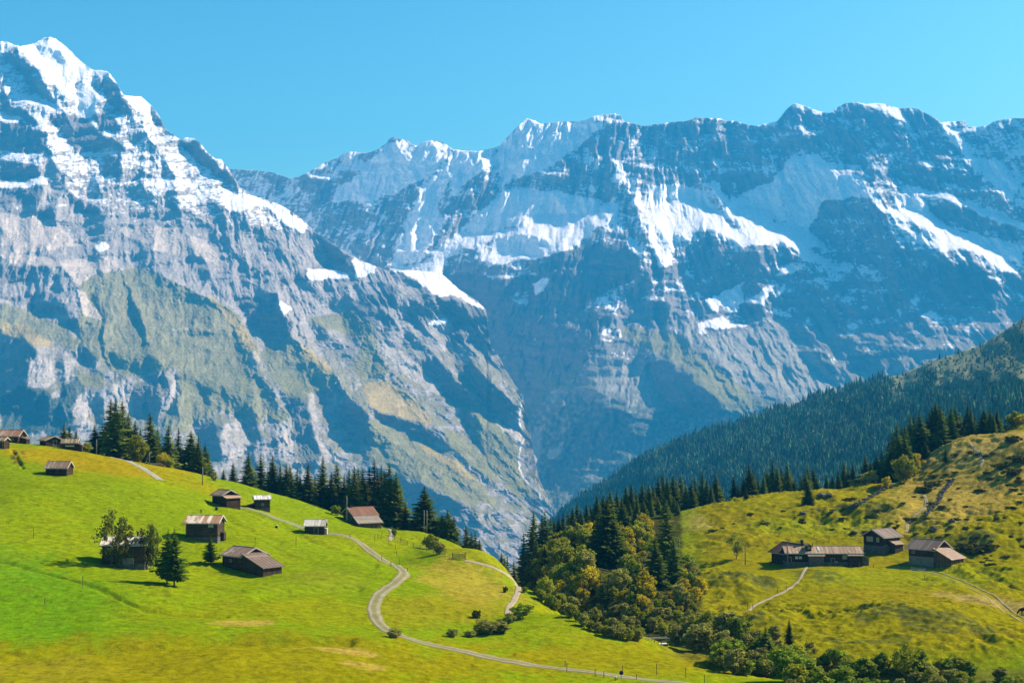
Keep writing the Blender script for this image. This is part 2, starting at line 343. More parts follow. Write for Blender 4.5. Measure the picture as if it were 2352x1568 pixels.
('A',5,'S',[(1490,765),(1660,760),(1800,800),(1860,880),(2000,920),(2150,1030),(2250,1080),(2310,1180),(2200,1130),(2100,1060),(1980,1010),(1830,1020),(1740,970),(1820,960),(1700,860),(1560,830)]),
('A',5,'K',[(1720,720),(1850,700),(2000,780),(2200,860),(2352,900),(2352,960),(2100,930),(1900,840),(1750,780)]),
('A',5,'K',[(0,1130),(150,1130),(330,900),(450,960),(590,1050),(590,1250),(450,1270),(400,1330),(200,1200),(0,1180)]),
('A',5,'K',[(620,1010),(760,1000),(860,1000),(900,1080),(800,1180),(620,1340),(590,1200)]),
('A',5,'S',[(310,1480),(460,1440),(500,1470),(610,1485),(450,1510),(320,1505)]),
('A',5,'S',[(600,1350),(780,1220),(720,1370)]),
('A',5,'S',[(860,1110),(900,1095),(940,1130),(820,1180)]),
('A',5,'S',[(790,1300),(840,1240),(850,1260),(800,1310)]),
('A',5,'S',[(1700,1440),(1780,1390),(1810,1450)]),
('A',5,'S',[(370,1340),(470,1280),(430,1420)]),
('A',5,'m',[(1610,1250),(1710,1290),(1680,1380),(1660,1420),(1620,1400),(1640,1330)]),
('A',5,'m',[(2080,1170),(2200,1180),(2352,1300),(2352,1360),(2200,1290)]),
('A',5,'m',[(1950,500),(2040,500),(2060,530),(1960,525)]),
('A',5,'m',[(1280,1260),(1380,1270),(1360,1280),(1280,1275)]),
('A',5,'m',[(1860,350),(1900,370),(1950,460),(1900,440)]),
('A',5,'s',[(450,1290),(590,1230),(590,1400),(470,1400)]),
('A',5,'K',[(570,1360),(720,1380),(690,1440),(560,1430)]),
('A',5,'S',[(1430,98),(1560,130),(1590,170),(1640,250),(1540,190)]),
('A',5,'S',[(1835,245),(1920,272),(2120,240),(2100,265),(1900,295)]),
('A',5,'S',[(905,98),(950,105),(1110,160),(1050,158),(960,125)]),
('A',5,'S',[(670,245),(800,213),(770,235)]),
('A',5,'K',[(1480,1050),(1700,1020),(1800,1080),(1750,1250),(1560,1350),(1500,1250)]),
('A',5,'K',[(1800,1100),(2050,1100),(2200,1250),(2150,1400),(1950,1350),(1820,1250)]),
('A',6,'G',[(560,150),(800,200),(1000,230),(1050,330),(1200,420),(1430,600),(1420,700),(1300,720),(1150,580),(980,420),(850,330),(640,260)]),
('A',6,'T',[(1050,240),(1350,200),(1600,110),(1750,260),(1950,500),(2050,540),(1900,600),(1650,640),(1450,600),(1200,400)]),
('A',6,'G',[(1400,250),(1700,300),(1900,520),(1600,560),(1450,400)]),
('A',6,'T',[(900,50),(1060,170),(1150,280),(1080,300),(960,180)]),
('A',6,'T',[(430,480),(660,400),(800,440),(840,570),(850,660),(650,710),(600,620),(470,600)]),
('A',6,'K',[(800,60),(870,30),(940,150),(860,160),(800,110)]),
('A',6,'K',[(800,380),(900,380),(1000,470),(1180,590),(1280,720),(1100,760),(950,700),(850,560),(790,460)]),
('A',6,'K',[(480,640),(700,740),(950,740),(1000,790),(700,930),(400,1060),(150,1250),(130,1000),(250,850),(380,700)]),
('A',6,'K',[(40,300),(240,180),(440,40),(560,90),(480,300),(260,520),(100,700),(0,760),(0,400)]),
('A',6,'K',[(1700,330),(1850,300),(2000,540),(1960,540)]),
('A',6,'K',[(2100,330),(2300,300),(2352,400),(2200,480),(2050,440)]),
('A',6,'m',[(480,180),(620,170),(600,240),(440,280)]),
('A',6,'m',[(1500,60),(1560,20),(1700,60),(1650,120)]),
('A',6,'W',[(0,850),(110,780),(60,1100),(0,1080)]),
('A',6,'W',[(130,950),(250,880),(230,960),(150,1020)]),
('A',6,'T',[(60,750),(160,570),(250,500),(180,640),(90,790)]),
]
# crests (+) and gullies (-): sheet, height of the fold, half width, polyline in survey pixels
FOLDS = [
('A', 1.0, 26, [(1425,385),(1448,440),(1470,500),(1486,560),(1478,625),(1432,690),(1380,770),(1310,880),(1265,980)]),
('A', .9, 24, [(1517,689),(1555,720),(1594,751),(1638,799),(1678,865),(1719,945)]),
('A', .9, 22, [(1773,696),(1828,711),(1865,781),(1902,854),(1940,900)]),
('A', .8, 20, [(1902,689),(1938,744),(1975,810),(2012,865)]),
('A', .7, 18, [(1469,629),(1500,700),(1500,790),(1530,860),(1590,930)]),
('A', .5, 12, [(1650,720),(1690,770),(1740,830),(1790,880),(1830,905)]), ('A', .5, 12, [(1700,715),(1745,770),(1800,830),(1850,880)]), ('A', .5, 10, [(1730,710),(1790,780),(1840,840),(1880,880)]),
('A', .5, 12, [(1560,760),(1590,800),(1630,860),(1660,930)]), ('A', .45, 10, [(1980,740),(2020,790),(2060,830),(2090,845)]), ('A', .5, 12, [(2030,700),(2080,750),(2130,790)]),
('A', 1.1, 26, [(1996,450),(2036,490),(2056,550),(2048,610),(2080,690),(2140,760)]),
('A', .9, 24, [(2161,289),(2223,377),(2275,430),(2325,485)]),
('A', .9, 22, [(1820,600),(1857,633),(1930,688),(1990,740)]),
('A', .8, 20, [(1825,245),(1838,320),(1822,400),(1790,450)]), ('A', .7, 18, [(1590,275),(1630,330),(1650,420),(1665,470)]), ('A', .6, 16, [(1985,245),(1990,320),(2010,390)]), ('A', .6, 16, [(2060,290),(2090,350),(2150,420),(2190,450)]),
('A', .8, 20, [(905,325),(950,400),(965,470),(930,560),(880,600)]), ('A', .8, 20, [(1115,365),(1085,420),(1040,490),(985,560),(965,600)]), ('A', .6, 15, [(1340,300),(1310,360),(1270,420)]), ('A', .6, 15, [(1405,275),(1370,340),(1330,420),(1300,470)]), ('A', .6, 15, [(800,350),(830,430),(850,520),(840,590)]), ('A', .5, 12, [(700,400),(740,460),(790,520)]),
('A', -1.0, 14, [(1216,640),(1212,720),(1200,800),(1215,880)]), ('A', -.8, 12, [(1865,570),(1866,640),(1862,700)]), ('A', -.6, 10, [(1610,735),(1682,854),(1726,942)]), ('A', -.6, 10, [(1836,733),(1883,810),(1938,886)]),
('B', 1.0, 24, [(253,171),(289,240),(322,292),(366,347),(395,398),(414,478)]), ('B', .8, 18, [(36,108),(95,180),(130,235),(170,290)]), ('B', .8, 18, [(105,300),(122,362),(160,440),(200,480)]),
('B', 1.1, 26, [(388,640),(465,677),(542,720),(586,794),(594,860),(637,915),(670,960),(674,1013),(696,1087)]),
('B', 1.0, 24, [(634,673),(670,772),(765,856),(780,885),(820,922),(861,970)]), ('B', 1.0, 22, [(839,767),(854,789),(880,833),(945,895),(1000,976)]),
('B', .9, 20, [(770,859),(784,895),(828,943),(865,987),(945,1045),(1055,1108)]), ('B', .8, 18, [(400,849),(414,900),(400,960),(380,1010)]), ('B', .8, 16, [(560,640),(640,680),(675,760),(700,800)]),
('B', .8, 18, [(150,690),(176,669),(194,732),(238,750),(242,830),(300,880)]), ('B', .8, 16, [(275,618),(293,658),(322,720),(344,794)]), ('B', .8, 18, [(425,480),(500,530),(560,600),(620,640)]), ('B', .7, 14, [(480,450),(560,500),(640,560),(700,600)]),
('B', .8, 16, [(910,660),(960,720),(990,770),(1080,800),(1120,870),(1195,930)]), ('B', .6, 12, [(1095,950),(1130,1020),(1180,1090),(1215,1130)]), ('B', .6, 12, [(1020,990),(1080,1050),(1140,1110),(1190,1140)]), ('B', .6, 12, [(930,720),(950,780),(1010,830),(1090,920)]),
('B', -.8, 9, [(200,640),(228,700),(230,770),(240,840)]), ('B', -.8, 9, [(282,640),(296,690),(320,750),(330,800)]), ('B', -.6, 8, [(210,560),(214,600),(235,650),(246,700)]), ('B', -.7, 10, [(866,790),(850,840),(838,890)]), ('B', -.6, 8, [(345,850),(338,900),(332,960)]), ('B', -.6, 9, [(595,880),(600,950),(610,1020),(620,1080)]),
]
# target slopes (a: depth gained to the right, b: depth gained upwards)
GT = {'K': (-1.15, .3), 'S': (1.2, 3.0), 's': (-.6, .6), 'm': (.5, 1.6), 'G': (.6, 1.9), 'Y': (.9, 2.1), 'T': (.8, 2.0), 'W': (.8, 1.1), 'F': (-.2, .9), 'r': (-.35, .8)}
def solve(hx, hy, lam):
    H, W = hx.shape
    hx = hx.copy(); hy = hy.copy(); hx[:, -1] = 0; hy[-1] = 0
    d = hx.copy(); d[:, 1:] -= hx[:, :-1]; d += hy; d[1:] -= hy[:-1]
    e = np.block([[d, d[:, ::-1]], [d[::-1], d[::-1, ::-1]]])
    f = np.fft.rfft2(e)
    ky = 2 - 2 * np.cos(2 * np.pi * np.fft.fftfreq(2 * H)); kx = 2 - 2 * np.cos(2 * np.pi * np.fft.rfftfreq(2 * W))
    f = f / -(ky[:, None] + kx[None] + lam)
    return np.fft.irfft2(f, e.shape)[:H, :W]
def bil(A, x, y):
    H, W = A.shape[:2]; x = np.clip(x, 0, W - 1.001); y = np.clip(y, 0, H - 1.001)
    i = y.astype(int); j = x.astype(int); u = x - j; v = y - i
    if A.ndim == 3: u = u[..., None]; v = v[..., None]
    return A[i, j] * (1 - u) * (1 - v) + A[i, j + 1] * u * (1 - v) + A[i + 1, j] * (1 - u) * v + A[i + 1, j + 1] * u * v
C_ROCK = {'A': (.22, .21, .20), 'B': (.32, .295, .27)}
def mountain(name, sheet, u0, u1, v0, v1, sky, Dbot, a0, b0, shade_top, mat, step=2.0, backlen=900, back=()):
    U, V = np.meshgrid(np.arange(u0, u1 + step, step), np.arange(v0, v1 + step, step))
    seed = 11 if sheet == 'A' else 53
    wu = U + 13 * fbm(U / 38, V / 38, 3, seed) + 6 * fbm(U / 9, V / 9, 3, seed + 1)
    wv = V + 9 * fbm(U / 38, V / 30, 3, seed + 2) + 5 * fbm(U / 9, V / 7, 3, seed + 3)
    K = {k: np.zeros(U.shape) for k in GT}
    hx = np.zeros(U.shape); hy = np.zeros(U.shape)
    base = shade_top(U, V)                      # 0..1: steep wall turned from the sun
    ta = a0 + base * (-.40 - a0); tb = b0 + base * (.65 - b0)
    for sh, c, ty, pts in FEAT:
        if sh != sheet: continue
        pl = cv(c, pts)
        m = inpoly(wu, wv, pl).astype(float)
        m = blur(m, 1)
        K[ty] = np.maximum(K[ty], m)
        if ty in 'Ssm':
            for o in 'rGYTWFK': K[o] = K[o] * (1 - m)
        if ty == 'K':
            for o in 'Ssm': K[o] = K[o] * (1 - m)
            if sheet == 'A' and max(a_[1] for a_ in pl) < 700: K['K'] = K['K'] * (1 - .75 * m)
        ga, gb = GT[ty]
        if sheet == 'A' and ty in 'TGW': ga, gb = .9, 2.1
        m2 = blur(m, 1)
        ta = ta * (1 - m2) + ga * m2; tb = tb * (1 - m2) + gb * m2
    # strata and gullies steer the slope too
    tilt = .12 if sheet == 'B' else -.05
    fall = np.interp(U, [0, 500, 900, 1250], [-.15, .1, .55, .7]) if sheet == 'B' else np.interp(U, [700, 1150, 1450, 1700, 2300], [-.5, -.3, -.1, .5, .6])
    w1 = 10 * fbm(U / 45, V / 45, 3, seed + 31); w2 = 3.5 * fbm(U / 12, V / 12, 3, seed + 32)
    st = fbm((U + w1) / 170 + 3, (V + tilt * U + w1 + w2) / 15, 4, seed + 5)                 # long ledges
    st = np.tanh(4.5 * st) + .55 * np.tanh(3.5 * fbm((U + w1) / 70 + 8, (V + tilt * U + w1 + w2) / 5.2, 3, seed + 51))
    xs_ = U - fall * (V - 700) + w1 + w2
    gl_h = -.0052 * np.abs(pn(xs_ / 34, V / 130 + w1 / 90, seed + 33)) * 2 + -.0026 * np.abs(pn(xs_ / 15 + 7, V / 62, seed + 34)) * 2 - .0012 * np.abs(pn(xs_ / 6.5, V / 26, seed + 35)) * 2
    gl = 0
    soft = np.clip(1 - .75 * K['S'] - .6 * K['s'] - .55 * K['G'] - .5 * K['Y'] - .4 * K['T'], .15, 1)
    mod = sstep(fbm(U / 120, V / 70, 3, seed + 41), -.35, .35)
    upl = sstep(-U, -640, -420) * sstep(-V, -680, -560) * sstep(V, 130, 200) if sheet == 'B' else sstep(V, 560, 640) * .3
    tb = tb + (.3 + .95 * mod + .35 * upl) * st * soft
    ha = ta - a0; hb = tb - b0
    k = step / F
    r = solve(ha * k, -hb * k, (2 * math.pi * step / (3000 if sheet == 'A' else 900)) ** 2)
    # fractal relief
    ft = np.clip(soft + .25, 0, 1)
    rel = -0.0080 * fbm((xs_) / 120, V / 150, 5, seed + 8, .42, True) - gl_h * (.75 - .5 * mod) * (1 - .35 * upl) * (1 if sheet == 'A' else .72) * (1 - .62 * K['S'] - .3 * K['s'] - (.45 * K['G'] + .5 * K['Y'] + .5 * K['T']) * (1 if sheet == 'B' else -.5)) + .0006 * fbm(U / 9, V / 7, 3, seed + 9, .5, True)
    for sh, hh, wd, pl in FOLDS:
        if sh != sheet: continue
        xa, xb = min(p_[0] for p_ in pl) - 110, max(p_[0] for p_ in pl) + 110; ya, yb = min(p_[1] for p_ in pl) - 110, max(p_[1] for p_ in pl) + 110
        j0, j1 = [int(np.clip((v_ - u0) / step, 0, U.shape[1])) for v_ in (xa, xb)]; i0, i1 = [int(np.clip((v_ - v0) / step, 0, U.shape[0])) for v_ in (ya, yb)]
        if j1 <= j0 or i1 <= i0: continue
        pu = wu[i0:i1, j0:j1]; pv = wv[i0:i1, j0:j1]; dd = np.full(pu.shape, 1e9)
        for (xa, ya), (xb, yb) in zip(pl[:-1], pl[1:]):
            t_ = np.clip(((pu - xa) * (xb - xa) + (pv - ya) * (yb - ya)) / ((xb - xa) ** 2 + (yb - ya) ** 2), 0, 1)
            dd = np.minimum(dd, np.hypot(pu - xa - t_ * (xb - xa), pv - ya - t_ * (yb - ya)))
        rel[i0:i1, j0:j1] -= hh * wd / 26 * .0088 * np.exp(-dd / wd) * np.clip((110 - dd) / 60, 0, 1)
    q0 = math.log(Dbot) + a0 * (U - u0) / F + b0 * (v1 - V) / F
    q = q0 + r + rel
    # slopes of the final surface
    gx = np.gradient(q, axis=1) / k; gy = -np.gradient(q, axis=0) / k
    gyb = blur(gy, 1); gxb = blur(gx, 1)
    # surface cover
    hgt = sstep(-V, -(770 if sheet == 'A' else 640), -(500 if sheet == 'A' else 330))
    p = .08 + .38 * hgt
    if sheet == 'A': p = p + .1 * base
    p = p * (1 - K['r'] * .35)
    for t, v in (('S', 1.3), ('s', 1.25), ('m', .47), ('K', -.1), ('G', -.5), ('Y', -.5), ('T', -.1), ('W', -.5), ('F', -.8)):
        p = p * (1 - K[t]) + v * K[t]
    if sheet == 'A': p = p - .7 * sstep(V, 800, 900) * (1 - K['S'])
    if sheet == 'B': p = p - .5 * sstep(V - .12 * U, 330, 620) * (1 - K['S'])
    n1 = fbm(U / 16 + V / 30, (V + tilt * U) / 4.2, 4, seed + 12, .65); n2 = fbm(xs_ / 7 + 9, V / 30 + U / 60, 4, seed + 13, .6); n3 = fbm(U / 55, V / 40, 4, seed + 19)
    nn = (1.3 * n1 + .35 * n2 + .4 * n3 if sheet == 'B' else .75 * n1 + .8 * n2 + .8 * n3)
    snow = sstep(p + .72 * nn + (.22 + .08 * upl) * np.tanh(gyb - 1.2) - .1 * np.tanh(gxb * .0), .42, .62)
    cr = np.array(C_ROCK[sheet])
    def C(c): return np.array(c)[None, None]
    tone = fbm(U / 40, V / 12, 4, seed + 14)[..., None]
    fine = fbm((U + w1) / 45, (V + tilt * U + w1 + w2) / 3.4, 4, seed + 52, .6)[..., None]
    col = C(cr) * (1 + .28 * tone + .32 * fine) + C((.02, .0, -.01)) * tone
    col = col * (1 - .35 * K['K'][..., None])  # shade of the K cliffs is also darkened into the rock colour
    low = sstep(V, 700, 900)[..., None]; green = sstep(fbm(U / 30, V / 18, 4, seed + 15) + .5 * np.tanh(gyb - 1.2), .0, .4)[..., None]
    col = col * (1 - .75 * low * green) + C((.165, .16, .06)) * .75 * low * green
    for t, c, w in (('G', (.205, .195, .068), .8), ('Y', (.36, .275, .09), .8), ('T', (.50, .43, .355) if sheet == 'B' else (.29, .285, .24), .85), ('W', (.44, .40, .35), .65), ('F', (.035, .06, .035), .85)):
        mm = (w * sstep(blur(K[t], 3) + .55 * fbm(U / 20, V / 7, 5, seed + 16, .6) + .12 * np.tanh(gyb - 1.3), .36, .62))[..., None]; col = col * (1 - mm) + C(c) * (1 + .25 * tone + .25 * fine) * mm
    if sheet == 'A':   # stunted wood on the lowest slopes, its dark colour also painting in their shade
        wf = (sstep(V, 870, 960) * sstep(fbm(U / 11, V / 11, 4, seed + 20), -.25, .1) * (1 - K['W']))[..., None]
        col = col * (1 - .8 * wf) + C((.05, .08, .05)) * .8 * wf
    col = col * (1 - snow[..., None]) + C((.86, .87, .88)) * snow[..., None]
    if sheet == 'B':   # the white torrent
        st_l = cv(4, [(1410,760),(1400,830),(1385,920),(1400,960),(1425,1010),(1405,1060),(1385,1140),(1388,1200),(1410,1270),(1450,1310),(1520,1375),(1530,1460)])
        xs = np.interp(V, [p_[1] for p_ in st_l], [p_[0] for p_ in st_l]) - 5
        w = 1.3 + 1.2 * fbm(U / 5, V / 5, 3, 99)
        sm = (sstep(-np.abs(U - xs + 2.5 * pn(V / 9, V * 0, 5)), -w - 1.2, -w) * (V > st_l[0][1]) * (V < st_l[-1][1]))[..., None]
        col = col * (1 - sm) + C((.62, .6, .57)) * sm
    col = np.clip(col, .01, .92)
    # rows follow the skyline
    us = np.arange(u0, u1 + 1, step * .9); sx = [p_[0] for p_ in sky]; sy = [p_[1] for p_ in sky]
    top = np.interp(us, sx, sy) + 1.8 * fbm(us / 7, us * 0 + 3, 3, seed + 30, .7)
    rows = int((v1 - min(top)) / (step * .95)); tt = np.linspace(0, 1, rows)[:, None]
    VV = top[None] + (v1 - top[None]) * tt; UU = np.repeat(us[None], rows, 0)
    gi = (UU - u0) / step; gj = (VV - v0) / step
    D = np.exp(bil(q, gi, gj)); X, Z = ray(UU, VV)
    P = np.stack([D * X, D, D * Z], -1); Cc = bil(col, gi, gj)
    # far side of the ridge
    bk = []; crest = P[0]
    for j, dd in enumerate((backlen, backlen * .6, backlen * .3, backlen * .1, backlen * .02)):
        e = crest.copy(); e[:, 1] += dd; e[:, 0] += dd * e[:, 0] / e[:, 1]; e[:, 2] -= dd * .75 + 60 * pn(us / 40, us * 0 + j, 8) * (dd / backlen); bk.append(e)
    ft_ = []
    for j in range(1, 9):      # the foot of the slope, down into the hidden valley
        e = P[-1].copy(); e[:, 1] -= 130 * j; e[:, 2] -= 150 * j; e += (25 * pn(us / 30, us * 0 + j, 9))[:, None]; ft_.append(e)
    P = np.concatenate([np.stack(bk), P, np.stack(ft_)], 0); Cc = np.concatenate([np.repeat(Cc[:1], len(bk), 0), Cc, np.repeat(Cc[-1:], 8, 0)], 0)
    o = grid_obj(name, P[::-1], {'Col': Cc[::-1]}, mat, True)
    tag(o, kind='structure'); return o
M_MTN = mat_attr('mountain_surface', .06, .68, 1.34, .10, 1.0, 6.0)
mountain('left_mountain', 'B', -160, 1300, 60, 1330, SKY_B, 4300, .36, 1.6,
         lambda U, V: sstep(-V, -500, -300) * 0, M_MTN, 1.6)
mountain('far_mountain_range', 'A', 440, 2720, 190, 1300, SKY_A, 6300, -.12, 1.6,
         lambda U, V: .95 * sstep(-V, -760, -690) * (1 - .0 * U), M_MTN, 1.6)
# ------------------------------------------------------------ near ground: one terrain sheet from surveyed points
GP = [ # pixel x, pixel y, distance
(-300,1568,165),(0,1568,172),(300,1568,175),(600,1568,180),(900,1568,188),(1200,1568,198),(1500,1568,205),(1750,1568,204),(1950,1568,204),(2150,1568,203),(2352,1568,202),(2650,1568,200),
(-300,1400,210),(0,1450,200),(300,1450,204),(600,1450,212),(860,1440,222),(1100,1480,222),(1300,1490,227),(1480,1496,231),
(0,1350,226),(200,1330,235),(400,1345,240),(600,1345,250),(858,1395,240),(1000,1400,247),(1165,1410,256),
(0,1250,258),(280,1300,256),(460,1240,285),(560,1320,262),(700,1300,275),(860,1300,283),(1000,1310,288),(1120,1340,287),(1188,1350,290),
(-300,1150,300),(0,1150,295),(130,1091,335),(200,1180,292),(350,1150,315),(498,1156,335),(600,1171,338),(650,1195,330),(725,1224,326),(800,1232,322),(905,1300,297),(840,1208,366),(895,1222,352),(1000,1262,330),(1090,1293,325),
(370,1103,345),(250,1052,372),(130,1035,372),
# crest of the left meadow
(-300,1030,385),(0,1019,385),(80,1021,386),(160,1027,386),(240,1041,388),(370,1074,392),(440,1090,395),(500,1107,397),(560,1126,400),(620,1143,402),(680,1157,402),(750,1178,398),(820,1200,392),(900,1216,375),(960,1222,372),(1010,1240,362),(1060,1262,350),(1110,1288,335),(1160,1316,315),(1200,1350,300),(1225,1375,288),(1262,1400,270),(1350,1441,255),(1420,1466,247),(1490,1473,246),
# right meadow
(1560,1190,420),(1570,1250,385),(1600,1320,345),(1612,1380,310),(1590,1430,285),(1660,1446,265),(1760,1425,275),(1900,1430,268),(2100,1430,264),(2352,1425,262),(2650,1430,262),
(1700,1290,352),(1760,1296,350),(1860,1297,346),(2000,1297,345),(2100,1305,336),(2210,1306,335),(2352,1320,325),(2650,1330,320),
(1700,1235,385),(1900,1235,380),(2040,1262,362),(2200,1205,375),(2352,1180,378),(2650,1180,378),
(1610,1172,430),(1700,1152,440),(1800,1140,447),(1870,1138,450),(1905,1140,452),(1960,1120,458),(2030,1118,455),(2070,1112,456),(2105,1090,462),(2140,1045,470),(2190,1020,476),(2260,1008,480),(2300,1004,482),(2352,982,482),(2650,940,490),
(2150,1110,432),(2250,1070,432),(2352,1080,415),
(1290,1398,286),(1350,1425,276),(1250,1345,325),(1222,1310,365),(1400,1385,300),(1310,1300,360),(1450,1330,332),(1500,1255,385),(1400,1235,400),(1330,1228,420),(1262,1258,410),(1545,1340,338),(1500,1420,285),(1540,1180,432),(1450,1185,440),(1360,1200,445),
(1700,1500,236),(1560,1545,214),(2000,1500,232),(2352,1500,230),
]
def gp_world():
    P = []
    for px, py, D in GP:
        X, Z = ray(px, py); P.append((D * X, D, D * Z))
    crestL = [(-300,1030,385),(0,1019,385),(160,1027,386),(370,1074,392),(500,1107,397),(620,1143,402),(750,1178,398),(820,1200,392),(960,1222,372),(1060,1262,350)]
    crestR = [(1610,1172,430),(1700,1152,440),(1870,1138,450),(2030,1118,455),(2105,1090,462),(2140,1045,470),(2260,1008,480),(2352,982,482),(2650,940,490)]
    for px, py, D in crestL + crestR:
        X, Z = ray(px, py); z = D * Z
        for m, dz in ((1.07, -5 if px > 1500 else -6), (1.22, -30), (1.7, -150), (2.6, -380)):
            P.append((D * m * X, D * m, z + dz))
    # ravine bed and the gap it runs out through: pixel x, distance, height
    for px, D, z in ((2352,216,-40.5),(2050,218,-41),(1800,224,-41.5),(1650,240,-42.5),(1540,254,-43),(1440,262,-46),(1350,270,-49),(1270,292,-55),(1225,325,-64),(1195,370,-78),(1180,430,-100),(1170,520,-140),(1160,700,-240),(1190,1000,-420),
                     (1560,520,-60),(1400,620,-140),(1100,430,-75),(1100,600,-160),(1250,560,-130)):
        X = (px - CX) / F; P.append((D * X, D, z))
    for x in (-60, 0, 60):
        P += [(x * .4, 4, -2.2), (x * .7, 30, -9), (x, 90, -22)]
    for x in (-500, 500): P += [(x, 100, -20), (x, 400, -15 if x < 0 else 5), (x, 900, -150)]
    return np.array(P)
_C = gp_world(); _S = 100.0
def _tps(A, B):
    d2 = ((A[:, None, :] - B[None]) ** 2).sum(-1); return .5 * d2 * np.log(d2 + 1e-12)
_c2 = np.stack([_C[:, 0] / _S * 1.3, np.log(_C[:, 1] / 100) * 2.4], -1); n_ = len(_c2)
_K = _tps(_c2, _c2) + np.eye(n_) * .002
_Pm = np.c_[np.ones(n_), _c2]
_sol = np.linalg.solve(np.block([[_K, _Pm], [_Pm.T, np.zeros((3, 3))]]), np.r_[_C[:, 2], np.zeros(3)])
def g_smooth(x, y):
    s = x.shape; q = np.stack([x.ravel() / _S * 1.3, np.log(np.maximum(y.ravel(), 2) / 100) * 2.4], -1)
    out = np.empty(len(q))
    for i in range(0, len(q), 20000):
        b = q[i:i + 20000]; out[i:i + 20000] = _tps(b, _c2) @ _sol[:n_] + np.c_[np.ones(len(b)), b] @ _sol[n_:]
    return out.reshape(s)
gpx = np.arange(-330, 2690, 3.4)
gD = np.concatenate([np.geomspace(6, 160, 40)[:-1], np.geomspace(160, 500, 620)[:-1], np.geomspace(500, 1700, 70)])
GX, GY = np.meshgrid((gpx - CX) / F, gD); GX = GX * GY
# coarse evaluation of the spline, then bilinear refinement + relief
ci = np.linspace(0, len(gpx) - 1, 260); cj = np.linspace(0, len(gD) - 1, 300)
CXg = np.interp(ci, np.arange(len(gpx)), gpx); CDg = np.interp(cj, np.arange(len(gD)), gD)
cx_, cy_ = np.meshgrid((CXg - CX) / F, CDg); cz_ = g_smooth(cx_ * cy_, cy_)
II, JJ = np.meshgrid(np.arange(len(gpx)) * 259 / (len(gpx) - 1), np.arange(len(gD)) * 299 / (len(gD) - 1))
GZ = bil(cz_, II, JJ)
PXg, PYg = proj(GX, GY, GZ)          # where each ground point lies in the survey photo
right = sstep(PXg, 1540, 1640) * sstep(GY - .02 * (PXg - 1600), 208, 226)
def pline(pl):
    d_ = np.full(PXg.shape, 1e9)
    for (xa_, ya_), (xb_, yb_) in zip(pl[:-1], pl[1:]):
        t_ = np.clip(((PXg - xa_) * (xb_ - xa_) + (PYg - ya_) * (yb_ - ya_)) / ((xb_ - xa_) ** 2 + (yb_ - ya_) ** 2), 0, 1)
        d_ = np.minimum(d_, np.hypot(PXg - xa_ - t_ * (xb_ - xa_), (PYg - ya_ - t_ * (yb_ - ya_)) * 1.7))
    return d_
calm = 1 - .93 * np.exp(-(np.minimum(pline([(2046,1302),(2130,1311),(2200,1333),(2270,1366),(2310,1402),(2372,1432)]), np.minimum(pline([(1700,1417),(1750,1382),(1812,1352),(1846,1312),(1856,1297)]), pline([(2080,1222),(2088,1196),(2118,1170),(2122,1136)]))) / 20) ** 2)
rough = calm * right * (.55 + .45 * sstep(fbm(GX / 40, GY / 40, 2, 71), -.3, .3)) * (1 - .85 * sstep(-np.hypot((PXg - 1900) / 260, (PYg - 1300) / 45), -1.3, -.8)) * (1 - .6 * sstep(-np.hypot((PXg - 2000) / 230, (PYg - 1375) / 35), -1.2, -.7))
hum = fbm(GX / 7.5, GY / 7.5, 4, 72, .5, True)
GZ = GZ + rough * (1.6 * hum + .42 * fbm(GX / 2.3, GY / 2.3, 3, 79, .5, True) + 1.4 * fbm(GX / 24, GY / 24, 2, 73)) + (1 - right) * (.30 * fbm(GX / 9, GY / 9, 3, 74) + 1.9 * fbm(GX / 42, GY / 34, 3, 76, .4)) * sstep(GY, 100, 170)
rill = 0 * sstep(-np.abs(pn(GX / 60 + GY / 140, GY / 30 - GX / 80, 78)), -.06, 0)
GZ = GZ + .10 * fbm(GX / 1.9, GY / 1.9, 3, 75) * (.7 + 1.1 * right)
# banks and hollows of the right meadow
for bx, by, rx, ry, h in ((1690,1350,110,26,2.2),(1880,1325,90,22,1.2),(2040,1430,110,22,2.6),(2180,1440,90,25,1.6),(1760,1440,60,16,1.6),(2250,1250,70,16,2.6),(2010,1180,120,14,1.6),(1900,1145,40,8,1.5)):
    GZ = GZ + h * np.exp(-((PXg - bx) / rx) ** 2 - ((PYg - by) / ry) ** 2)
# shallow runnels and cut banks in the left meadow
for pl_, dep, wd_ in (([(-50,1275),(60,1300),(130,1318),(230,1352),(330,1392),(420,1400),(520,1404)], .45, 6), ([(540,1160),(640,1200),(760,1262),(860,1300)], .5, 9), ([(28,1040),(38,1052),(52,1070)], .8, 3), ([(0,1500),(250,1480),(520,1472),(800,1478)], .8, 14), ([(640,1250),(560,1215),(480,1160)], .5, 12), ([(600,1370),(700,1360),(820,1352)], .6, 12)):
    dd_ = np.full(GZ.shape, 1e9)
    for (xa_, ya_), (xb_, yb_) in zip(pl_[:-1], pl_[1:]):
        t_ = np.clip(((PXg - xa_) * (xb_ - xa_) + (PYg - ya_) * (yb_ - ya_)) / ((xb_ - xa_) ** 2 + (yb_ - ya_) ** 2), 0, 1)
        dd_ = np.minimum(dd_, np.hypot(PXg - xa_ - t_ * (xb_ - xa_), (PYg - ya_ - t_ * (yb_ - ya_)) * 1.6))
    GZ = GZ - dep * np.exp(-((dd_ + 3 * pn(GX / 3, GY / 3, 70)) / wd_) ** 2) * (GY > 150)
def gz(x, y):
    u = np.asarray(x, float) / np.asarray(y, float) * F + CX
    i = (u - gpx[0]) / 3.4; j = np.interp(y, gD, np.arange(len(gD)))
    return bil(GZ, i, j)
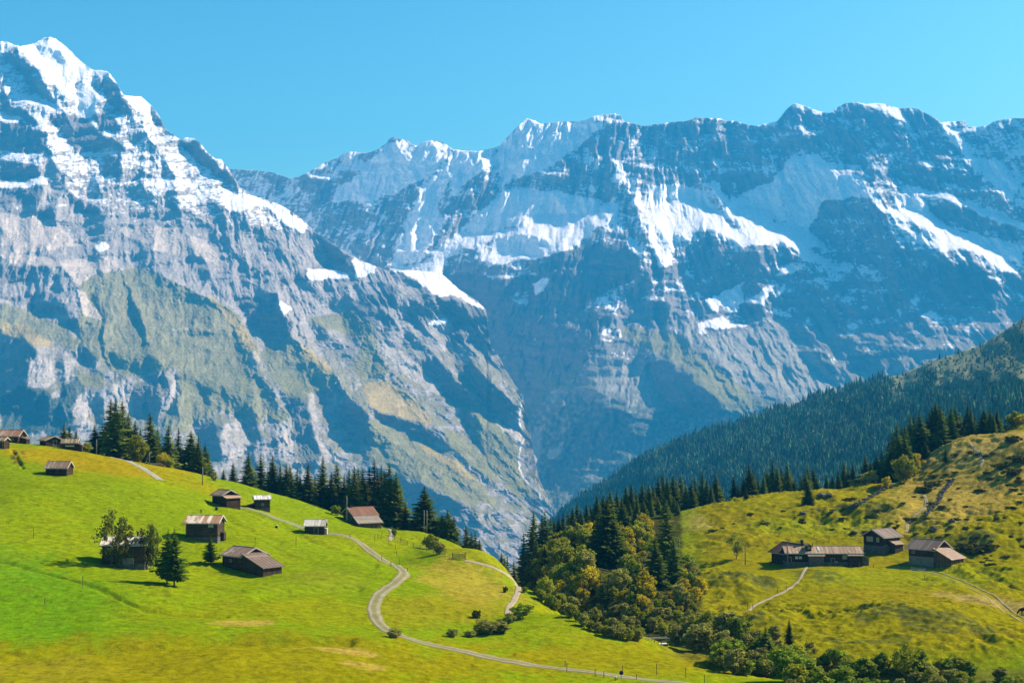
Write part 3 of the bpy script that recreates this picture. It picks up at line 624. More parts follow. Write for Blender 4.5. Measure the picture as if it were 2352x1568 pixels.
def hit(px, py, dmin=120, dmax=1000, last=False):
    """first ground point seen through a pixel"""
    X, Z = ray(px, py); D = np.geomspace(dmin, dmax, 2500)
    below = D * Z <= gz(D * X, D)
    k = np.argmax(below)
    if not below.any(): k = int(np.argmax(gz(D * X, D) - D * Z))
    d = D[k]; return np.array([d * X, d, float(gz(np.array(d * X), np.array(d)))])
def crest(px):
    """distance of the visible crest of the near ground at this column"""
    D = np.geomspace(200, 520, 500); X = (px - CX) / F
    z = gz(D * X, D); _, py = proj(D * X, D, z); k = int(np.argmin(py)); return D[k], py[k]
def gcolor():
    x, y = GX, GY
    n1 = fbm(x / 35, y / 60, 4, 81); n2 = fbm(x / 5, y / 9, 4, 82); n3 = fbm(x / 1.5, y / 3, 3, 83)
    def C(c): return np.array(c)[None, None]
    def mx(col, m, c): m = np.clip(m, 0, 1)[..., None]; return col * (1 - m) + C(c) * m
    col = np.ones(x.shape + (3,)) * C((.213, .30, .002))
    col = mx(col, sstep(n1 + .4 * n2, -.15, .45) * .65, (.30, .33, .002))
    col = mx(col, sstep(n2 + .7 * n3, .0, .7) * .55, (.15, .215, .002))
    def sp(cx, cy, rx, ry, p=1.0, ang=0):
        u = (PXg - cx); v = (PYg - cy); ca, sa = math.cos(ang), math.sin(ang)
        return sstep(-np.hypot((u * ca + v * sa) / rx, (-u * sa + v * ca) / ry) + .55 * n2 + .25 * n3, -1.15, -.55) * p
    col = mx(col, sp(60, 1390, 260, 110, .75), (.13, .30, .003))
    col = mx(col, sp(0, 1300, 130, 60, .5), (.13, .30, .008))
    col = mx(col, sp(210, 1058, 280, 24, .95, .10), (.36, .27, .004))
    col = mx(col, sp(430, 1100, 200, 16, .6, .35), (.33, .28, .004))
    col = mx(col, sp(40, 1055, 16, 20, .9, 1.0) * sstep(n3, -.1, .2), (.09, .04, .02))
    col = mx(col, sp(470, 1520, 950, 75, .8), (.30, .25, .002))
    col = mx(col, sp(900, 1400, 700, 30, .45), (.31, .28, .002))
    col = mx(col, sp(100, 1530, 200, 35, .5), (.30, .26, .012))
    for a in ((780,1497,105,10,.12),(840,1530,65,9,.12),(560,1424,85,10,0),(690,1487,40,6,0)):
        col = mx(col, sp(a[0], a[1], a[2], a[3], .9, a[4]), (.47, .33, .055))
    col = mx(col, sp(1080, 1345, 125, 60, .8, .3), (.42, .32, .035))
    col = mx(col, sp(1010, 1400, 160, 35, .5), (.30, .25, .01))
    col = mx(col, sp(1080, 1275, 110, 16, .55, .25), (.35, .31, .01))
    col = mx(col, sp(740, 1330, 120, 25, .35), (.28, .27, .02))
    col = mx(col, sp(1420, 1515, 330, 50, .75), (.29, .255, .002))
    # right side: drier, olive, with golden slopes and heath
    r = right
    col = mx(col, r * .92, (.25, .215, .002))
    col = mx(col, r * sstep(n1 + .5 * n2, -.1, .5) * .7, (.30, .225, .006))
    col = mx(col, r * sp(2230, 1110, 260, 100, .85, -.4), (.38, .27, .05))
    col = mx(col, r * sp(2230, 1040, 160, 40, .9, -.2), (.42, .30, .07))
    col = mx(col, r * sp(1580, 1200, 60, 25, .7), (.42, .33, .09))
    col = mx(col, r * sp(2270, 1385, 130, 14, .7, .15), (.42, .30, .09))
    col = mx(col, r * sp(2080, 1330, 300, 30, .6), (.24, .28, .002))
    col = mx(col, r * sp(1870, 1215, 200, 22, .5), (.25, .30, .006))
    heath = sstep(-hum + .6 * n2 + .4 * n3, -.05, .45) * rough
    col = mx(col, heath * .7, (.10, .095, .015))
    for a in ((1700,1352,95,16,0),(1880,1330,70,14,.1),(2040,1432,80,18,0),(2190,1455,130,18,.1),(1990,1475,110,10,0),(2235,1253,62,14,0),(1975,1178,110,12,0),(2330,1060,60,40,-.4),(2140,1110,50,14,-.9),(1750,1440,50,14,0)):
        col = mx(col, sp(*a[:4], .75, a[4]) * sstep(n3 + n2, -.5, .1), (.085, .10, .022))
    col = col * (1 + .16 * r[..., None])
    # ravine and its scrub floor
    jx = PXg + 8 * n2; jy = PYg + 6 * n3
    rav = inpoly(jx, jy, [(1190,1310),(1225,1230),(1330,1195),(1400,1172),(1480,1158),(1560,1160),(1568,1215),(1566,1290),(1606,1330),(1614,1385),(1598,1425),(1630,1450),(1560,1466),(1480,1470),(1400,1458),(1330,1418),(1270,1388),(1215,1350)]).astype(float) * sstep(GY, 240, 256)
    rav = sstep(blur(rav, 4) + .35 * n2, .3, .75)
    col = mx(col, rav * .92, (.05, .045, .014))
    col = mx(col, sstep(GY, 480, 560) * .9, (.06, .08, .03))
    bed = sstep(-np.abs(PYg - np.interp(PXg, [1480, 1650, 1800, 2050, 2352], [1480, 1510, 1530, 1545, 1550])), -28, -8) * sstep(PXg, 1500, 1600)
    col = mx(col, bed * .6, (.13, .11, .03))
    col = mx(col, sstep(fbm(x / 7 + y / 18, y / 1.6 + x / 30, 4, 85), .05, .5) * .38, (.17, .16, .012))
    col = mx(col, sstep(n3 + .6 * pn(x / .8, y / 1.4, 86), .25, .8) * .5, (.10, .12, .004))
    col = col * .68
    return np.clip(col, .0008, .9)
M_GRASS = mat_attr('meadow_grass', .8, .45, 1.5, 2.2, .6, .35, 1.0, 0.0)
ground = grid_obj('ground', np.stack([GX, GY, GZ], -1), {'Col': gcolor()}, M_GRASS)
tag(ground, kind='structure')

# ------------------------------------------------------------ roads and paths draped on the ground
def noisy(name, c1, c2, scale, rough=.95, bump=.3, bscale=None, bd=.05, spec=.1):
    t = NT(name); tc = t.n('ShaderNodeTexCoord').outputs['Object']
    c = t.ramp(t.noise(tc, scale, 6, .65), [(.3, c1), (.7, c2)])
    t.bsdf(c, rough, spec, t.noise(tc, bscale or scale * 3, 4, .6), bump, bd); return t.m
def mat_road():
    t = NT('gravel_track'); a = t.n('ShaderNodeVertexColor', layer_name='Col')
    tc = t.n('ShaderNodeTexCoord').outputs['Object']
    c = t.mix(1.0, a.outputs[0], t.ramp(t.noise(tc, 1.4, 6, .7), [(.25, (.7,) * 3), (.75, (1.2,) * 3)]), 'MULTIPLY')
    t.bsdf(c, .95, .1, t.noise(tc, 6, 3, .6), .4, .06); return t.m
M_ROAD = mat_road()
def spline(pts, n):
    P = np.array(pts, float); P = np.vstack([2 * P[0] - P[1], P, 2 * P[-1] - P[-2]]); out = []
    for i in range(1, len(P) - 2):
        for t in np.linspace(0, 1, n, endpoint=False):
            a, b, c, d = P[i - 1:i + 3]; out.append(.5 * (2 * b + (c - a) * t + (2 * a - 5 * b + 4 * c - d) * t * t + (3 * b - a - 3 * c + d) * t ** 3))
    out.append(P[-2]); return np.array(out)
def ribbon(name, pix, width, edge, mid, rut=True, offset=0, grassmid=None):
    pts = [hit(px, py) for px, py in pix]; pts = np.array([p[:2] for p in pts if p is not None])
    s = spline(pts, 14); seg = np.r_[0, np.cumsum(np.hypot(*np.diff(s, axis=0).T))]
    m = np.arange(0, seg[-1], .7); s = np.stack([np.interp(m, seg, s[:, 0]), np.interp(m, seg, s[:, 1])], -1)
    for _ in range(4 if name == 'road' else 30): s[1:-1] = .25 * s[:-2] + .5 * s[1:-1] + .25 * s[2:]
    t = np.gradient(s, axis=0); t /= np.hypot(t[:, 0], t[:, 1])[:, None] + 1e-9; nrm = np.stack([t[:, 1], -t[:, 0]], -1)
    K = 9; w = np.linspace(-1, 1, K); wid = width / 2 * (1 + .22 * fbm(m / 4, m * 0 + 2, 3, 4))
    X = s[:, None, 0] + nrm[:, None, 0] * (w[None] * wid[:, None] + offset); Y = s[:, None, 1] + nrm[:, None, 1] * (w[None] * wid[:, None] + offset)
    Z = gz(X, Y) + .09; Z[:, 0] -= .22; Z[:, -1] -= .22
    c = np.ones(X.shape + (3,)) * np.array(edge)
    if rut:
        r = np.exp(-((np.abs(w) - .5) / .2) ** 2)[None, :, None]; c = c * r + np.array(mid) * (1 - r)
    c = c * (1 + .18 * fbm(X / 3, Y / 3, 3, 9))[..., None]
    o = grid_obj(name, np.stack([X, Y, Z], -1), {'Col': c}, M_ROAD); tag(o, kind='structure'); return s
EARTH = (.30, .24, .16); WORN = (.165, .16, .055)
road_c = ribbon('road', [(1600,1575),(1540,1567),(1400,1549),(1300,1537),(1200,1523),(1120,1509),(1040,1491),(960,1473),(915,1458),(885,1443),(865,1424),(858,1398),(866,1374),(888,1352),(914,1333),(928,1318),(918,1305),(892,1293),(866,1277),(842,1259),(822,1243),(796,1232),(770,1227),(749,1223)], 2.7, EARTH, WORN)
ribbon('road', [(700,1214),(672,1203),(645,1194),(620,1184),(592,1174),(560,1166),(526,1158)], 2.6, (.28,.25,.17), (.16,.17,.05))
ribbon('road', [(372,1103),(356,1093),(335,1080),(305,1064),(275,1052),(245,1044)], 2.4, (.34,.31,.25), (.24,.23,.17))
ribbon('path', [(1166,1412),(1167,1398),(1180,1378),(1190,1358),(1188,1342),(1170,1326),(1148,1313),(1120,1300),(1092,1293),(1060,1287)], 1.3, EARTH, EARTH, False)
ribbon('path', [(893,1214),(901,1224),(898,1234),(893,1242)], 1.2, EARTH, EARTH, False)
ribbon('path', [(1700,1417),(1722,1400),(1750,1382),(1785,1366),(1812,1352),(1834,1334),(1846,1312),(1856,1297)], .8, EARTH, EARTH, False)
ribbon('path', [(1704,1414),(1668,1424),(1620,1434)], .9, (.20,.16,.04), (.20,.16,.04), False)
TR = [(2046,1302),(2090,1306),(2130,1311),(2165,1320),(2200,1333),(2240,1352),(2270,1366),(2292,1386),(2310,1402),(2335,1416),(2372,1432)]
ribbon('path', TR, .5, (.27,.22,.09), (.27,.22,.09), False, -1.0)
ribbon('path', TR, .5, (.27,.22,.09), (.27,.22,.09), False, 1.0)
ribbon('path', [(2080,1222),(2086,1212),(2078,1203),(2088,1196),(2100,1186),(2118,1170),(2128,1155),(2122,1136)], 1.1, (.27,.22,.11), (.27,.22,.11), False)
ribbon('path', [(2250,1073),(2257,1058),(2254,1044),(2238,1030),(2228,1021)], 1.2, (.29,.23,.12), (.29,.23,.12), False)

# ------------------------------------------------------------ wooded hill on the right, with its forest
def hill():
    sx = [1240,1290,1330,1400,1450,1500,1550,1620,1700,1790,1880,1930,1990,2067,2150,2250,2352,2750]
    sy = [1225,1178,1145,1105,1066,1040,1018,992,970,938,908,900,876,860,826,794,729,560]
    U, V = np.meshgrid(np.arange(1240, 2700, 5.0), np.linspace(0, 1, 150))
    top = np.interp(U, sx, sy) + 2 * fbm(U / 30, U * 0, 3, 5); bot = np.full(U.shape, 1300.0)
    VV = top + (bot - top) * V
    Dt = np.interp(U, [1240, 1700, 2352, 2750], [3300, 3000, 2500, 2300]); Db = np.interp(U, [1240, 1700, 2352, 2750], [2600, 1500, 900, 800])
    f = V ** .8; D = np.exp(np.log(Dt) * (1 - f) + np.log(Db) * f)
    D = D * (1 + .045 * fbm(U / 130, VV / 90, 4, 88, .5, True) + .010 * fbm(U / 26, VV / 20, 3, 89, .5, True))
    X, Z = ray(U, VV); P = np.stack([D * X, D, D * Z], -1)
    bk = []
    for dd in (900, 500, 250, 60):
        e = P[0].copy(); e[:, 1] += dd; e[:, 2] -= .6 * dd; bk.append(e)
    Pf = np.concatenate([np.stack(bk), P], 0)
    UU = np.concatenate([np.repeat(U[:1], 4, 0), U], 0); V2 = np.concatenate([np.repeat(VV[:1], 4, 0), VV], 0)
    # meadow clearings high on the slope
    op = sstep(fbm(U / 60, VV / 34, 4, 90) + .9 * sstep(U, 1900, 2250) * sstep(-VV, -960, -840) - .25 * sstep(-U, -1900, -1600), .12, .42)
    op2 = np.concatenate([np.repeat(op[:1], 4, 0), op], 0)[..., None]
    col = np.array((.07, .10, .04)) * (1 - op2) + np.array((.13, .145, .065)) * op2
    col = col * (1 + .8 * fbm(UU / 10, V2 / 5, 5, 91, .65))[..., None]
    o = grid_obj('hill', Pf[::-1], {'Col': np.clip(col[::-1], .01, .9)}, mat_attr('hill_ground', .08, .7, 1.3, .05, .8, 6.0)); tag(o, kind='structure')
    return U, VV, P, op
HU, HV, HP, HO = hill()
def forest():
    n = 23000; r = np.random.default_rng(3)
    # even spread over the slope as seen from the valley side
    i = r.uniform(0, HP.shape[0] - 2, n * 2); j = r.uniform(0, HP.shape[1] - 2, n * 2)
    p = bil(HP, j, i); op = bil(HO, j, i); v = bil(HV, j, i); u = bil(HU, j, i)
    w = np.clip(p[:, 1] / 3000, .25, 1) ** -1.0
    keep = (r.random(n * 2) < np.clip(1.15 - .95 * op, .0, 1)) & (v < 1210)
    p = p[keep][:n]; n = len(p); op = op[keep][:n]
    h = r.uniform(12, 22, n) * (1 - .35 * op); rad = h * r.uniform(.17, .24, n); decid = r.random(n) < .08 + .55 * (op > .4)
    h = np.where(decid, h * .42, h); rad = np.where(decid, h * .42, rad)
    V = []; Fc = []; S = 6; Cc = []
    ang = np.arange(S) * 2 * np.pi / S
    prof_c = [(1.0, .0), (.62, .42), (.66, .22), (.33, .75), (.38, .5), (.04, 1.0)]
    prof_d = [(1.0, .25), (.85, .75), (.6, 1.05), (.4, 1.0), (.2, .7), (.0, .2)]
    k = len(prof_c)
    zc = np.array([a for a, _ in prof_c]); rc = np.array([b for _, b in prof_c]); zd = np.array([a for a, _ in prof_d]); rd = np.array([b for _, b in prof_d])
    z = np.where(decid[:, None], zd[None], zc[None]) * h[:, None]; rr = np.where(decid[:, None], rd[None], rc[None]) * rad[:, None]
    ph = r.uniform(0, 6.28, n)
    jit = 1 + .3 * r.standard_normal((n, k, S)) * .7; jit[:, 0] = 1
    A = ang[None, None] + ph[:, None, None] + .5 * np.arange(k)[None, :, None]
    X = p[:, 0][:, None, None] + rr[:, :, None] * np.cos(A) * jit; Y = p[:, 1][:, None, None] + rr[:, :, None] * np.sin(A) * jit
    Z = p[:, 2][:, None, None] - 1 + z[:, :, None] + 0 * A - .04 * h[:, None, None] * (np.arange(S) % 2)[None, None]
    Vt = np.stack([X, Y, Z], -1).reshape(-1, 3)
    b = np.arange(n)[:, None, None] * (k * S); ii = np.arange(k - 1)[None, :, None] * S; s = np.arange(S)[None, None]
    q = np.stack([b + ii + s, b + ii + S + s, b + ii + S + (s + 1) % S, b + ii + (s + 1) % S], -1).reshape(-1, 4)
    me = tri_mesh('forest', Vt, q, NEEDLE_F)
    base = np.where(decid[:, None], np.array([[.20, .21, .08]]), np.array([[.075, .125, .05]])) * ((1 + .35 * r.standard_normal(n)) * (1 + .9 * fbm(bil(HU, j, i)[keep][:n] / 45, bil(HV, j, i)[keep][:n] / 22, 3, 93)))[:, None].clip(.35, 2.2)
    at = me.color_attributes.new('Col', 'FLOAT_COLOR', 'POINT'); c4 = np.ones((n * k * S, 4), np.float32); c4[:, :3] = np.repeat(base, k * S, 0)
    at.data.foreach_set('color', c4.ravel())
    o = bpy.data.objects.new('forest', me); COL.objects.link(o)
    tag(o, 'dense dark spruce forest covering the hazy hillside behind the right meadow', 'forest', kind='stuff')
NEEDLE_F = mat_attr('forest_foliage', .4, .8, 1.2)
forest()
# ------------------------------------------------------------ trees and shrubs
def mat_leaf(name, c1, c2, scale=.6, trans=.25, var=.25):
    t = NT(name); tc = t.n('ShaderNodeTexCoord').outputs['Object']; oi = t.n('ShaderNodeObjectInfo')
    c = t.ramp(t.noise(tc, scale, 3, .6), [(.3, c1), (.7, c2)])
    hs = t.n('ShaderNodeHueSaturation'); mr = t.n('ShaderNodeMapRange'); mr.inputs['To Min'].default_value = 1 - var; mr.inputs['To Max'].default_value = 1 + var
    t.l(oi.outputs['Random'], mr.inputs[0]); t.l(mr.outputs[0], hs.inputs['Value']); t.l(c, hs.inputs['Color'])
    d = t.n('ShaderNodeBsdfDiffuse'); tr = t.n('ShaderNodeBsdfTranslucent'); mx = t.n('ShaderNodeMixShader'); mx.inputs[0].default_value = trans
    t.l(hs.outputs[0], d.inputs[0]); t.l(hs.outputs[0], tr.inputs[0]); t.l(d.outputs[0], mx.inputs[1]); t.l(tr.outputs[0], mx.inputs[2]); t.l(mx.outputs[0], t.out.inputs[0])
    return t.m
M_SPRUCE = mat_leaf('spruce_needles', (.042, .066, .010), (.145, .185, .022), .5, .18, .4)
M_SPRUCE_L = mat_leaf('young_spruce_needles', (.045, .085, .008), (.13, .185, .015), .7, .2)
M_SPRUCE_B = mat_leaf('browning_spruce_needles', (.05, .06, .018), (.15, .12, .035), .5, .12)
M_YEL = mat_leaf('autumn_leaves', (.26, .22, .008), (.62, .48, .02), .8, .4)
M_OLIVE = mat_leaf('olive_leaves', (.17, .185, .012), (.40, .40, .035), .8, .35)
M_GREEN = mat_leaf('green_leaves', (.09, .14, .012), (.30, .36, .03), .8, .3)
M_GREY = mat_leaf('dull_willow_leaves', (.16, .155, .03), (.40, .37, .085), .8, .3)
M_RDARK = mat_leaf('rowan_leaves', (.05, .06, .01), (.17, .17, .025), .8, .3)
M_DARK = mat_leaf('juniper_leaves', (.05, .055, .012), (.16, .15, .03), 1.5, .2)
M_BARK = noisy('bark', (.05, .04, .03), (.13, .10, .08), 3, .95, .6)
def trunk_mesh(h, r0, name, lean=0, limbs=0, rg=None):
    V = []; Fc = []; S = 7
    def tube(pts, rad):
        b = len(V)
        for p, r in zip(pts, rad):
            for k in range(S): a = k * 2 * math.pi / S; V.append((p[0] + r * math.cos(a), p[1] + r * math.sin(a), p[2]))
        for i in range(len(pts) - 1):
            for k in range(S): Fc.append((b + i * S + k, b + i * S + (k + 1) % S, b + (i + 1) * S + (k + 1) % S, b + (i + 1) * S + k))
    n = 8; tube([(lean * (i / n) ** 2 + .04 * math.sin(i * 2.1), .05 * math.cos(i * 1.7), -1.2 + (h + 1.2) * i / n) for i in range(n + 1)], [r0 * (1 - .93 * i / n) * (1.35 if i == 0 else 1) for i in range(n + 1)])
    for _ in range(limbs):
        z0 = h * rg.uniform(.15, .6); a = rg.uniform(0, 6.28); L = h * rg.uniform(.3, .5); up = rg.uniform(.6, 1.1)
        tube([(L * t * math.cos(a) * (1 - .2 * t), L * t * math.sin(a) * (1 - .2 * t), z0 + L * t * up) for t in (0, .3, .6, 1)], [r0 * .5, r0 * .35, r0 * .22, r0 * .06])
    return tri_mesh(name, V, Fc, M_BARK, True)
def spruce_mesh(seed, h=15.0, w=.20, z0=.08, dens=1.0, mat=None, droop=.35, ragged=.25):
    r = np.random.default_rng(seed); V = []; Fc = []
    nl = int(38 * dens); z = z0
    zs = z0 + (1 - z0) * (np.linspace(0, 1, nl) ** .92)
    for li, zt in enumerate(zs):
        t = (zt - z0) / (1 - z0); Rm = w * h * (1 - t) ** .82 * (1 + .10 * math.sin(li * 1.9)) + .12
        if t < .12: Rm *= .75 + 2 * t
        nb = max(6, int(13 - 6 * t))
        for b in range(nb):
            if r.random() < .07: continue
            a = b * 2 * math.pi / nb + r.uniform(-.3, .3) + li * .7; L = Rm * (1 + ragged * r.standard_normal()); L = max(.15, min(L, Rm * 1.45))
            zb = zt * h + r.uniform(-.12, .12); dz = -droop * (1 - .9 * t)
            ca, sa = math.cos(a), math.sin(a)
            m = 5 if L > 1 else 3
            for s in range(m):
                f0 = s / m; f1 = (s + 1) / m + .05
                for side in (-1, 1):
                    wd = L * .36 * (1 - .6 * f1) * r.uniform(.7, 1.25) + .07
                    def pt(f, off, dn): 
                        rr = L * f; return (rr * ca - off * sa, rr * sa + off * ca, zb + dz * rr * (1 - .45 * f) - dn)
                    i0 = len(V)
                    V += [pt(f0, 0, 0), pt(f1, 0, 0), pt(f1 + .02, side * wd * .75, wd * r.uniform(.25, .75)), pt(f0 + .12, side * wd, wd * r.uniform(.35, .95))]
                    Fc.append((i0, i0 + 1, i0 + 2, i0 + 3))
    for zt in np.linspace(z0 + .03, .9, 13):      # inner foliage round the stem
        t = (zt - z0) / (1 - z0); R0 = .52 * w * h * (1 - t) ** .85 + .06
        for k in range(9):
            a = k * 6.283 / 9 + zt * 20; i0 = len(V); rr = R0 * r.uniform(.6, 1.15); a2 = a + .8
            V += [(0, 0, zt * h + .1 * h * (1 - t) * .5 + .2), (rr * math.cos(a), rr * math.sin(a), zt * h - R0 * .5), (rr * .8 * math.cos(a2), rr * .8 * math.sin(a2), zt * h - R0 * .7), (.02, .02, zt * h)]
            Fc.append((i0, i0 + 1, i0 + 2, i0 + 3))
    i0 = len(V)   # leader
    for k in range(4): a = k * 1.57; V += [(.10 * math.cos(a), .10 * math.sin(a), h * .93), (.10 * math.cos(a + 1.57), .10 * math.sin(a + 1.57), h * .93), (0, 0, h * 1.03), (0, 0, h * 1.03)]; Fc.append((i0 + 4 * k, i0 + 4 * k + 1, i0 + 4 * k + 2, i0 + 4 * k + 3))
    return tri_mesh('spruce_crown', V, Fc, mat or M_SPRUCE)
def leafy_mesh(seed, h=5.0, w=4.0, base=.12, nclump=34, nleaf=70, mat=None, leaf=.22, upright=0.0, small=1.0):
    r = np.random.default_rng(seed); c = r.standard_normal((nclump, 3)); c /= np.linalg.norm(c, axis=1)[:, None]
    rad = r.uniform(.25, 1.12, nclump) ** .65; c *= rad[:, None]
    cx = c[:, 0] * w / 2; cy = c[:, 1] * w / 2; cz = h * (base + (1 - base) * (.5 + .5 * c[:, 2]))
    narrow = 1 - .35 * np.abs(c[:, 2]); cx *= narrow; cy *= narrow
    cs = (w + h) / 2 * r.uniform(.09, .22, nclump) * small
    n = nclump * nleaf; k = np.repeat(np.arange(nclump), nleaf)
    d = r.standard_normal((n, 3)); d /= np.linalg.norm(d, axis=1)[:, None]; rr = cs[k] * r.uniform(.55, 1.15, n)
    C = np.stack([cx[k] + d[:, 0] * rr, cy[k] + d[:, 1] * rr, cz[k] + d[:, 2] * rr * .85 + upright * rr], -1)
    keep = C[:, 2] > .05; C = C[keep]; d = d[keep]; n = len(C)
    nrm = d + .7 * r.standard_normal((n, 3)); nrm /= np.linalg.norm(nrm, axis=1)[:, None]
    up = r.standard_normal((n, 3)); up[:, 2] += upright * 3; t = np.cross(nrm, up); t /= np.linalg.norm(t, axis=1)[:, None] + 1e-9; b = np.cross(nrm, t)
    s = leaf * r.uniform(.6, 1.4, n)[:, None]; st = s * (1 + upright)
    V = np.stack([C - t * s, C - b * st * .9, C + t * s, C + b * st * 1.1], 1).reshape(-1, 3)
    Fc = np.arange(n * 4).reshape(n, 4)
    return tri_mesh('leaf_crown', V, Fc, mat or M_OLIVE)
SPR = {}
def add_spruce_kind(k, seed, mat=None, **kw):
    SPR[k] = (spruce_mesh(seed, 15.0, mat=mat, **kw), trunk_mesh(14.5, .24, 'spruce_trunk'))
add_spruce_kind('slim', 1, w=.135, ragged=.22); add_spruce_kind('mid', 2, w=.17); add_spruce_kind('mid2', 3, w=.18, z0=.05, ragged=.3)
add_spruce_kind('broad', 4, w=.25, z0=.03, ragged=.22, dens=1.15); add_spruce_kind('gaunt', 5, w=.16, ragged=.5, dens=.8, droop=.55)
add_spruce_kind('young', 6, M_SPRUCE_L, w=.21, z0=.15, dens=.8, droop=.15); add_spruce_kind('brown', 7, M_SPRUCE_B, w=.16, dens=.85)
SHR = {}
def add_shrub_kind(k, seed, mat, limbs=4, h=5.0, trunk=.10, **kw):
    rg = random.Random(seed); SHR[k] = (leafy_mesh(seed, h=h, mat=mat, **kw), trunk_mesh(h * .7, trunk, 'shrub_stem', 0, limbs, rg))
for i, (nm, m) in enumerate((('yellow', M_YEL), ('olive', M_OLIVE), ('green', M_GREEN), ('grey', M_GREY))):
    add_shrub_kind(nm, 20 + i, m, w=4.2, leaf=.17, nclump=46, nleaf=56, small=.8)
    add_shrub_kind(nm + '_tall', 30 + i, m, w=3.0, h=5.0, upright=.7, nclump=50, nleaf=50, leaf=.14, small=.75, base=.05)
add_shrub_kind('low', 41, M_DARK, h=1.2, w=2.2, nclump=20, nleaf=50, leaf=.13, base=.05, trunk=.04)
add_shrub_kind('rowan', 42, M_RDARK, h=5.0, w=3.9, base=.16, nclump=52, nleaf=26, leaf=.10, trunk=.08, limbs=9, small=.55)
add_shrub_kind('twiggy', 43, M_OLIVE, h=5.0, w=3.4, base=.28, nclump=22, nleaf=34, leaf=.13, trunk=.10, limbs=9, upright=.4)
def put(kinds, nm, part, kind, loc, h, wscale, label, cat, group):
    crown, trunk = kinds[kind]; base_h = {'low': 1.2}.get(kind, 15.0 if kinds is SPR else 5.0)
    r = bpy.data.objects.new(nm, None); COL.objects.link(r); s = h / base_h
    r.location = loc; r.rotation_euler = (random.uniform(-.03, .03), random.uniform(-.03, .03), random.uniform(0, 6.28)); r.scale = (s * wscale * (1.34 if kinds is SPR else 1), s * wscale * (1.34 if kinds is SPR else 1), s)
    for pn_, me in (('crown', crown), (part, trunk)):
        o = bpy.data.objects.new(pn_, me); COL.objects.link(o); o.parent = r
    tag(r, label, cat, group); return r
def spruce(x, top, D, kind='mid', label=None, group=None, ws=1.0, base=None):
    """apex at pixel (x, top); stands on the ground at distance D (or where pixel (x, base) meets it)"""
    if base is not None:
        p = hit(x, base); D = p[1]
    z = float(gz(np.array(D * (x - CX) / F * 1.0), np.array(D))); X, Z = ray(x, top); X2 = float(X)
    h = float(D * Z) - z
    if h < 2: return
    return put(SPR, 'spruce', 'trunk', kind, (D * X2, D, z - .2), h + .2, ws * (1 if h < 19 else 19 / h), label, 'tree', group)
def shrub(x, base, hpx, kind='olive', wpx=None, label=None, group=None, D=None, name='shrub', cat='shrub'):
    if D is None:
        p = hit(x, base)
        if p is None: return
    else: X = (x - CX) / F; p = np.array([D * X, D, float(gz(np.array(D * X), np.array(D)))])
    h = hpx * p[1] / F; w = (wpx or hpx * .9) * p[1] / F
    bw = {'low': 2.2, 'twiggy': 3.4, 'rowan': 3.6}.get(kind, 3.0 if 'tall' in kind else 4.2); bh = 1.2 if kind == 'low' else 5.0
    return put(SHR, name, 'stem', kind, (p[0], p[1], p[2] - .15), h, (w / bw) / (h / bh), label, cat, group)
def L(s, g=None): return dict(label=s, group=g)
# row behind the crest of the left meadow
G1 = 'spruces behind the left meadow'
rr = random.Random(5)
t1 = [(146,971),(161,977),(175,985),(220,978),(236,985),(252,919),(267,915),(285,921),(297,950),(309,966),(322,985),(349,947),(361,985),(387,977),(408,983),(439,989),(457,1001),(470,1020),(478,1036)]
for i, (x, t) in enumerate(t1):
    spruce(x, t, crest(x)[0] + rr.uniform(12, 30), ['mid', 'mid2', 'slim', 'broad'][i % 4] if t > 950 else 'mid2', **L('dark spruce in the tall clump behind the huts on the left skyline', G1))
for x, t, k in ((514,1077,'mid'),(536,1063,'mid2'),(571,1040,'mid2'),(601,1041,'gaunt'),(626,1046,'mid'),(644,1067,'slim'),(657,1065,'mid'),(668,1068,'mid2'),(681,1076,'slim'),(690,1092,'mid')):
    spruce(x, t, crest(x)[0] + rr.uniform(10, 24), k, **L('dark spruce in the row beyond the small hay huts on the left crest', G1))
for x, t, k in ((705,1063,'mid'),(723,1092,'slim'),(739,1048,'slim'),(759,1084,'mid'),(777,1065,'mid2'),(790,1090,'mid'),(800,1076,'slim'),(813,1070,'mid'),(824,1076,'mid2'),(837,1076,'mid'),(850,1074,'mid'),(861,1057,'brown'),(870,1078,'brown'),(877,1070,'slim'),(888,1080,'mid'),(896,1064,'mid2'),(907,1084,'mid'),(918,1105,'mid')):
    spruce(x, t, crest(x)[0] + rr.uniform(10, 26), k, **L('brown tinged spruce behind the red roofed chalet' if k == 'brown' else 'dark spruce in the row standing behind the red roofed chalet', 'brown spruces behind the chalet' if k == 'brown' else G1))
spruce(930, 1153, 384, 'brown', **L('short brownish spruce just right of the red roofed chalet'))
spruce(975, 1116, 384, 'broad', **L('broad lone dark spruce behind the twin wooden poles'), ws=1.1)
for x, t, k in ((1017,1180,'broad'),(1030,1169,'broad'),(1041,1186,'mid2'),(1000,1200,'mid')):
    spruce(x, t, 372, k, **L('dark spruce in the close clump right of the twin wooden poles', 'spruce clump right of the twin poles'))
for x, t, k, D in ((1074,1207,'mid2',362),(1084,1222,'mid',358),(1093,1219,'gaunt',352),(1101,1238,'mid',348)):
    spruce(x, t, D, k, **L('ragged spruce at the lower end of the left meadow crest', 'spruces at the end of the left crest'))
spruce(1107, 1268, 338, 'mid', **L('smallest spruce at the lower tip of the left meadow crest'))
for x, t, k, D in ((1150,1268,'mid',345),(1160,1280,'mid2',350),(1172,1279,'slim',365),(1183,1290,'mid',360),(1195,1262,'slim',400)):
    spruce(x, t, D, k, **L('dark spruce in the small group at the mouth of the ravine', 'spruces at the mouth of the ravine'))
